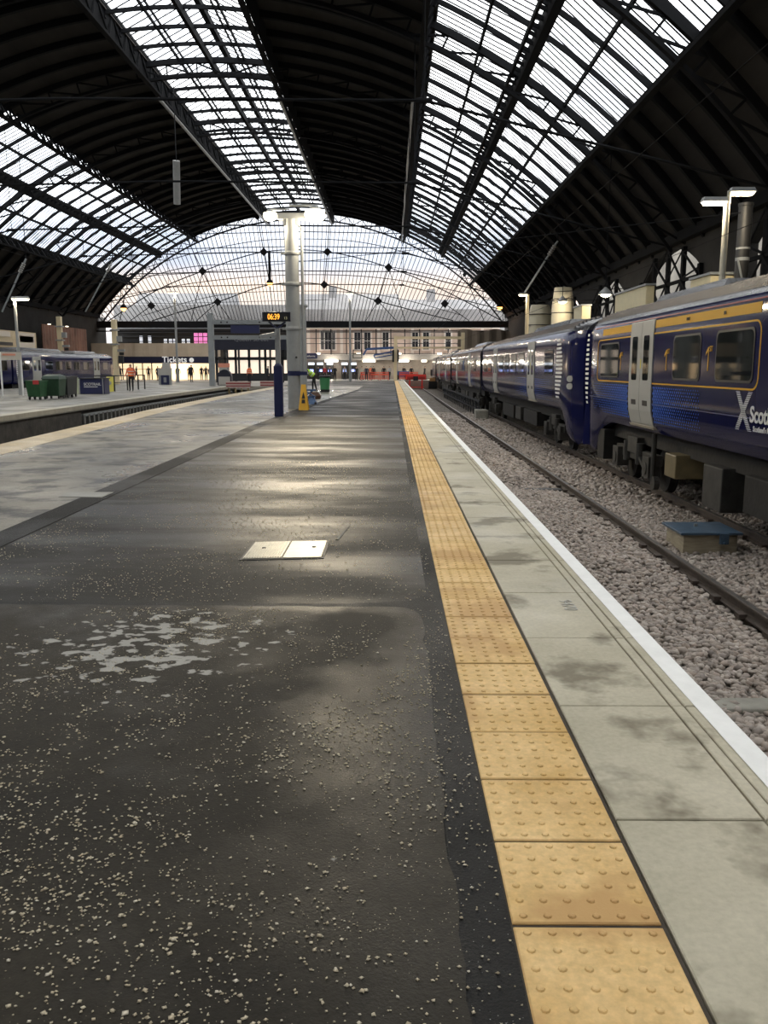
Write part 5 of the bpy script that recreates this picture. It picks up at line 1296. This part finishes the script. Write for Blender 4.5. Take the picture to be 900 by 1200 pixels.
# navy counter box
t = thing('navy_desk', (-17.6,50.3,0), 'navy blue box counter with pale lettering beside the left train', 'counter')
m = MB(); m.box(-18.2,-16.75,50,50.9,0,.88); m.build('body', M_navy, t, bevel=.02)
m = MB(); m.box(-18.25,-16.7,49.95,50.95,.88,.93); m.build('top', M_dark, t)
text('lettering', 'SCOTRAIL', .22, M_wlet, (-17.45,49.985,.50), ROT_FRONT, t, ext=.004)
m = MB(); m.box(-17.95,-17.15,49.98,50,.40,.44); m.build('underline', M_wlet, t)
m = MB(); m.box(-16.85,-16.80,49.94,49.97,0,.9); m.box(-18.22,-18.17,49.94,49.97,0,.9); m.build('edge_strip', M_grey, t)
def aboard(x, y, lab, col):
    t = thing('notice_board', (x,y,0), lab, 'sign', None)
    m = MB(); m.loft([[(x-.27,y-.2,0),(x+.27,y-.2,0),(x+.27,y-.16,0),(x-.27,y-.16,0)],[(x-.22,y,.95),(x+.22,y,.95),(x+.22,y+.04,.95),(x-.22,y+.04,.95)]]); m.build('panel', mat('board_'+lab[:6], col, .5), t)
    m = MB(); m.beam((x-.2,y+.3,0),(x-.2,y+.03,.9),.03,.03); m.beam((x+.2,y+.3,0),(x+.2,y+.03,.9),.03,.03); m.build('back_leg', M_dark, t)
    m = MB(); m.cyl((x,y-.13,.55),(x,y-.155,.55),.13,.13,14); m.build('symbol', M_grey, t)
aboard(-18.15,55.3,'yellow folding board standing right of the navy counter',(.6,.55,.1)); aboard(-18.62,50.4,'pale green folding board between the bins and the navy counter',(.45,.5,.35))
# white sign frame
t = thing('framed_sign', (-20.9,46.6,0), 'white sign panel carried on two thin white posts at the left edge', 'sign')
m = MB(); m.cyl((-21.1,46.4,0),(-21.1,46.4,2.35),.05,.05,8); m.build('post', M_wlet, t); m = MB(); m.cyl((-20.2,46.9,0),(-20.2,46.9,2.35),.05,.05,8); m.build('post', M_wlet, t)
m = MB(); m.beam((-21.15,46.4,2.15),(-20.15,46.9,2.15),.05,.42); m.build('panel', mat('sign_panel', (.62,.58,.5), .5), t)
m = MB(); m.beam((-20.98,46.42,2.22),(-20.4,46.72,2.22),.02,.10); m.build('red_text_band', M_or, t)
# railings by the far platform
t = thing('queue_rail', (-18.6,58,0), 'dark metal queue rail standing left of the orange vested worker', 'railing')
m = MB()
for x, y in ((-18.3,56.6),(-18.05,58.6),(-17.9,60.6),(-17.9,62.2)): m.box(x-.04,x+.04,y-.04,y+.04,0,1.0)
m.build_each('post', M_dark, t)
m = MB(); m.beam((-19.6,56.6,1.0),(-18.3,56.6,1.0),.08,.07); m.beam((-18.3,56.6,1.0),(-17.9,62.2,1.0),.07,.07); m.beam((-18.3,56.6,.55),(-17.9,62.2,.55),.04,.04); m.build('rail', M_dark, t)
# information cabinet
t = thing('information_cabinet', (-20.6,78,0), 'pale information cabinet with dark front on the far platform, below the Tickets sign', 'cabinet')
m = MB(); m.box(-21.2,-20.05,78,78.5,.85,1.5); m.box(-20.8,-20.15,78,78.5,1.5,1.98); m.build('upper_panel', mat('cabinet_grey', (.45,.43,.4), .5), t)
m = MB(); m.box(-20.95,-20.2,78,78.5,0,.85); m.build('lower_case', M_navy, t); m = MB(); m.box(-21.15,-20.95,78,78.4,0,.85); m.box(-20.2,-20.05,78,78.4,0,.85); m.build('side_post', M_grey, t)
m = MB(); m.box(-20.7,-20.45,77.97,78,.2,.65); m.build('slot_panel', M_grey, t)
# orange board
t = thing('orange_notice_board', (-15.9,84,0), 'pale post board with an orange top strip beside the grey gantry post', 'sign')
m = MB(); m.box(-16.9,-15.8,84,84.05,1.55,1.95); m.build('orange_panel', mat('salmon', (.75,.3,.2), .6), t)
m = MB(); m.box(-16.8,-16.0,84,84.05,.3,1.55); m.build('lower_panel', mat('cabinet_grey', ()), t); m = MB(); m.box(-16.85,-16.75,84,84.08,0,1.6); m.box(-15.95,-15.85,84,84.08,0,1.6); m.build('post', M_grey, t)
# round topped dark bin
t = thing('domed_machine', (-14.3,75,0), 'dark domed cabinet at the foot of the grey gantry post', 'cabinet')
m = MB(); pr_ = [(-.6,0)]+[(.6*math.cos(a)*-1, .75+.62*math.sin(a)) for a in np.linspace(0,math.pi,9)]+[(.6,0)]
m.prism([(-14.6+x, z) for x, z in pr_], 'y', 75, 75.7); m.build('hood', mat('hood_navy', (.012,.014,.03), .5), t)
m = MB(); m.box(-15.1,-14.1,74.96,75,.05,.75); m.build('front_panel', mat('cabinet_grey',()), t)
# curved dark pipe over far tracks end
m = MB(); m.tube([(4.75,92,-1),(4.75,92,2.0),(4.85,92,2.6),(5.1,92,2.9),(5.5,92,3.0)], .06, 6) if False else m.tube([(8.0,104,-.9),(8.0,104,2.6),(8.25,104,3.2),(8.8,104,3.5)], .1, 8)
tag(m.build('bent_pipe', M_black), 'dark bent pipe rising by the tracks at the far end', 'pipe')

# ================================================================== PEOPLE
def body_mesh(pose):
    """pose -> joints; one continuous skinned body, material slots 0 skin 1 top 2 trousers 3 shoes 4 hair"""
    V = []; E = []; RR = []; K = []
    def v(p, r, k, par=None):
        V.append(p); RR.append(r); K.append(k)
        if par is not None: E.append((par, len(V)-1))
        return len(V)-1
    lean = pose.get('lean', 0); sp = pose.get('stride', .1); hipz = pose.get('hip', .92)
    def up(d, fwd=0): # along spine
        return (0, -math.sin(lean)*d-fwd, hipz+math.cos(lean)*d)
    h = v((0,0,hipz), (.15,.11), 2)
    w = v(up(.16), (.135,.10), 1, h); ch = v(up(.36), (.165,.115), 1, w); sh = v(up(.50), (.13,.09), 1, ch)
    nk = v(up(.58,.01), (.055,.055), 0, sh)
    hd = v(up(.68,.03), (.075,.085), 0, nk); ht = v(up(.78,.015), (.072,.085), 4, hd)
    for s_ in (-1,1):
        a = v((s_*.09, 0, hipz-.06), (.095,.10), 2, h)
        kn = v((s_*.10, -s_*sp*.6-.02, .49), (.062,.065), 2, a); an = v((s_*.10, -s_*sp+.03, .09), (.042,.045), 2, kn); 
        v((s_*.11, -s_*sp-.13, .035), (.045,.03), 3, an)
        arm = pose['arms'][0 if s_ < 0 else 1]
        b = up(.47); sa = v((s_*.19, b[1], b[2]), (.06,.06), 1, sh)
        el = v(arm[0], (.045,.045), 1, sa); wr = v(arm[1], (.028,.032), 1, el)
        d = (Vector(arm[1])-Vector(arm[0])).normalized(); pm = Vector(arm[1])+d*.07; pmi = v(tuple(pm), (.03,.02), 0, wr)
        if pose.get('hands'):
            sd = d.cross(Vector((1,0,0))).normalized() if abs(d.x) < .8 else Vector((0,1,0))
            for q, ln in ((-.027,.075),(-.009,.09),(.009,.085),(.027,.065)):
                p1 = pm+sd*q+d*ln*.6; p2 = p1+d*ln*.4+Vector((-s_*.015,0,0)); i1 = v(tuple(p1), (.009,.009), 0, pmi); v(tuple(p2), (.008,.008), 0, i1)
            p1 = Vector(arm[1])+d*.03-sd*.04; v(tuple(p1+d*.03), (.010,.010), 0, wr)
        else: v(tuple(pm+d*.07), (.018,.012), 0, pmi)
    me = bpy.data.meshes.new('body'); me.from_pydata([tuple(p) for p in V], E, [])
    o = bpy.data.objects.new('tmp', me); COL.objects.link(o)
    md = o.modifiers.new('s', 'SKIN'); md.use_smooth_shade = True
    for i, d in enumerate(me.skin_vertices[0].data): d.radius = RR[i]; d.use_root = (i == 0)
    ms = o.modifiers.new('u', 'SUBSURF'); ms.levels = 1; ms.render_levels = 1
    dg = bpy.context.evaluated_depsgraph_get(); out_ = bpy.data.meshes.new_from_object(o.evaluated_get(dg)); bpy.data.objects.remove(o, do_unlink=True)
    Vn = np.array([list(p) for p in V])
    for i in range(5): out_.materials.append(M_black)
    for p in out_.polygons:
        c = np.array(p.center[:]); best = None; bd = 9
        for (a, b) in E:
            A, B = Vn[a], Vn[b]; t = np.clip(np.dot(c-A, B-A)/max(1e-9, np.dot(B-A,B-A)), 0, 1); dd = np.linalg.norm(c-(A+t*(B-A)))
            if dd < bd: bd = dd; best = K[a] if t < .5 else K[b]
        if best == 0 and c[2] > V[hd][2]+.02 and c[1] > V[hd][1]-.03: best = 4
        p.material_index = best
    # face: nose and ears
    bm = bmesh.new(); bm.from_mesh(out_)
    hx, hy, hz = V[hd]
    r_ = bmesh.ops.create_cone(bm, cap_ends=True, segments=6, radius1=.016, radius2=.006, depth=.04, matrix=Matrix.Translation((hx,hy-.09,hz)) @ Matrix.Rotation(R(90+lean*57),4,'X'))
    for s_ in (-1,1): bmesh.ops.create_icosphere(bm, subdivisions=1, radius=.018, matrix=Matrix.Translation((hx+s_*.078,hy+.005,hz)))
    bm.to_mesh(out_); bm.free()
    return out_, V
POSES = {
 'stand': dict(arms=[((-.24,.02,1.12),(-.25,-.06,.86)),((.24,.02,1.12),(.25,-.06,.86))], stride=.02),
 'walk': dict(arms=[((-.24,-.10,1.13),(-.24,-.22,.92)),((.24,.12,1.13),(.25,.10,.88))], stride=.22, lean=.06),
 'phone': dict(arms=[((-.24,.0,1.12),(-.10,-.25,1.20)),((.24,.03,1.12),(.25,-.04,.86))], stride=.05, lean=.05),
 'worker': dict(arms=[((-.26,.0,1.12),(-.30,-.18,.98)),((.27,.0,1.12),(.28,-.2,1.0))], stride=.08, hands=True),
 'bend': dict(arms=[((-.22,-.55,1.02),(-.16,-.60,.76)),((.22,-.55,1.0),(.18,-.62,.72))], stride=.12, lean=.95, hands=True, hip=.90),
}
MESH = {k: body_mesh(p) for k, p in POSES.items()}
skin = mat('skin', (.45,.28,.2), .6)
def person(loc, rz, pose, top_, trou, hair, lab, sc_=1, extras=None, group=None):
    me0, V = MESH[pose]; me = me0.copy()
    t = thing('person', loc, lab, 'person', group, rz); t.scale = (sc_,)*3
    for i, mm in enumerate((skin, mat('cloth_%s' % str(top_), top_, .85), mat('cloth_%s' % str(trou), trou, .85), mat('shoe_black', (.01,.01,.01), .5), mat('hair_%s' % str(hair), hair, .8))): me.materials[i] = mm
    o = bpy.data.objects.new('body', me); COL.objects.link(o); o.parent = t
    # eyes as sub-detail of the head
    hd = V[5]; m = MB()
    for s_ in (-1,1): m.lathe([(.003,-.008),(.010,0),(.003,.008)], (hd[0]+s_*.03, hd[1]-.082, hd[2]+.02), 6)
    m.build('eyes', M_black, t, local=True)
    if extras == 'vest' or extras == 'vest_bend':
        L_ = POSES[pose].get('lean', 0); col = (.85,.16,.04) if extras == 'vest' else (.45,.75,.05)
        m = MB(); rings = []
        for d, rx, ry in ((.02,.185,.15),(.16,.18,.14),(.34,.20,.15),(.47,.19,.125),(.53,.11,.09)):
            rings.append([(rx*math.cos(a), -math.sin(L_)*d+ry*math.sin(a)*math.cos(L_), POSES[pose].get('hip',.92)+math.cos(L_)*d+ry*math.sin(a)*math.sin(L_)) for a in np.linspace(0,2*math.pi,17)[:-1]])
        m.loft(rings); m.build('high_visibility_vest', mat('vest_'+extras, col, .6, emit=None), t, local=True, smooth=True)
        m = MB()
        for d in (.12,.30): rx, ry = .203,.158; m.loft([[(rx*math.cos(a), -math.sin(L_)*(d+q)+ry*math.sin(a)*math.cos(L_), POSES[pose].get('hip',.92)+math.cos(L_)*(d+q)+ry*math.sin(a)*math.sin(L_)) for a in np.linspace(0,2*math.pi,17)[:-1]] for q in (0,.045)])
        m.build('reflective_band', mat('reflective', (.7,.7,.65), .3), t, local=True)
    if extras == 'bag':
        m = MB(); m.loft([[(-.16,.10,1.0),(.16,.10,1.0),(.16,.26,1.0),(-.16,.26,1.0)],[(-.15,.10,1.36),(.15,.10,1.36),(.13,.22,1.4),(-.13,.22,1.4)]]); m.build('backpack', M_black, t, local=True, bevel=.03)
    return t
person((-17.0,56,0), R(8), 'worker', (.55,.12,.10), (.012,.012,.016), (.02,.015,.01), 'worker in orange and pink high visibility vest and dark trousers on the far platform', 1.04, 'vest')
person((-5.05,56,0), R(-80), 'bend', (.03,.03,.04), (.010,.010,.013), (.02,.015,.01), 'person bending over in yellow green vest and dark trousers behind the big column', 1.12, 'vest_bend')
dk = [(.015,.015,.02),(.02,.02,.03),(.03,.03,.035),(.012,.014,.02),(.05,.045,.04),(.02,.03,.06)]
def far_p(x, y, rz, pose, top_, trou, lab, ex=None, s_=1.0): person((x,y,0), R(rz), pose, top_, trou, (.02,.015,.01), lab, s_, ex)
far_p(-21.2,91,160,'stand',dk[0],dk[3],'person in long dark clothes standing just right of the tall pole before the ticket office', None, 1.08)
far_p(-24.6,95,30,'walk',dk[2],dk[0],'dark dressed person in front of the ticket office, left of the tall pole')
far_p(-25.8,104,-20,'walk',dk[1],dk[0],'dark dressed person near the glowing ticket office, beside the information cabinet')
far_p(-24.0,102,200,'stand',dk[5],dk[0],'person in a dark blue coat queuing left of the tall pole at the ticket office')
far_p(-21.8,101,10,'phone',dk[4],dk[0],'person in a brownish coat behind the one in long dark clothes')
far_p(-20.4,97,190,'stand',dk[2],dk[3],'person in grey coat walking right of the person in long dark clothes')
far_p(-19.6,99,90,'walk',dk[1],dk[0],'dark dressed person nearest the orange notice board')
far_p(-30.6,103,90,'walk',dk[0],dk[0],'dark dressed person behind the orange vested worker')
far_p(-29.4,104,20,'stand',dk[4],dk[0],'person in brown by the ticket office, right of the orange vested worker')
far_p(-27.2,100,160,'stand',dk[2],dk[0],'dark dressed person between the information cabinet and the tall lamp pole')
far_p(-26.4,106,20,'walk',dk[4],dk[0],'person in brown deep in the ticket queue under the lettering')
far_p(-31.9,101,200,'stand',dk[1],dk[3],'dark dressed person immediately left of the information cabinet')
far_p(-28.6,107,90,'walk',dk[0],dk[0],'dark dressed person half hidden behind the information cabinet')
far_p(-23.2,105,30,'stand',dk[0],dk[0],'dark dressed person deep in the ticket hall behind the tall pole')
far_p(-18.3,95,30,'walk',(.12,.08,.06),dk[0],'person in a brown coat under the orange notice board')
far_p(-33.4,104,20,'stand',dk[2],dk[0],'dark dressed person far left in the ticket hall')
far_p(-10.9,107,180,'stand',dk[4],dk[0],'person in olive coat at the ticket machines, left of the green bin', 'bag')
far_p(-9.3,109,150,'stand',dk[5],dk[0],'person in blue jacket at the ticket machines above the green bin')
far_p(-8.4,108,30,'walk',(.45,.04,.06),dk[0],'person in a red top near the ticket machines')
far_p(-7.9,110,190,'stand',dk[2],dk[3],'dark coated person just right of the one in the red top')
far_p(-6.6,100,200,'phone',dk[0],dk[0],'dark dressed person left of the far lamp pole on the platform')
far_p(-5.9,108,20,'stand',(.35,.36,.42),dk[0],'person in pale grey jacket behind the far lamp pole')
far_p(-4.3,105,180,'stand',dk[3],dk[0],'dark dressed person immediately right of the far lamp pole', 'bag')
far_p(-3.8,108,100,'walk',(.4,.38,.34),dk[0],'person in a pale top right of the far lamp pole')
far_p(-3.1,106,190,'stand',dk[5],dk[0],'person in dark navy coat left of the orange vested one')
far_p(-2.3,109,180,'stand',dk[0],dk[0],'dark dressed person beside the red barriers', 'bag')
person((-2.65,109.5,0), R(170), 'stand', (.6,.12,.03), dk[0], (.02,.015,.01), 'person in bright orange vest among the crowd by the red barriers', 1.0, 'vest')
far_p(-1.0,110,180,'stand',dk[0],dk[0],'dark dressed person behind the middle red barrier')
far_p(-.3,111,160,'walk',(.5,.5,.48),dk[0],'person with a white scarf behind the red barriers', None)
far_p(1.6,112,180,'stand',dk[2],dk[0],'dark dressed person right of the cream gantry post')
far_p(2.6,113,0,'stand',dk[1],dk[3],'dark dressed person behind the bright red buffer stop')
far_p(4.3,113,60,'walk',dk[0],dk[0],'dark dressed person behind the gap right of the red buffer stop')
person((-14.3,86.5,0), R(170), 'stand', (.6,.15,.05), dk[0], (.02,.015,.01), 'person in orange vest seen through the dark kiosk', 1.0, 'vest')
far_p(-12.5,87,90,'stand',dk[0],dk[0],'dark dressed person seen through the dark kiosk, right of the orange vested one')
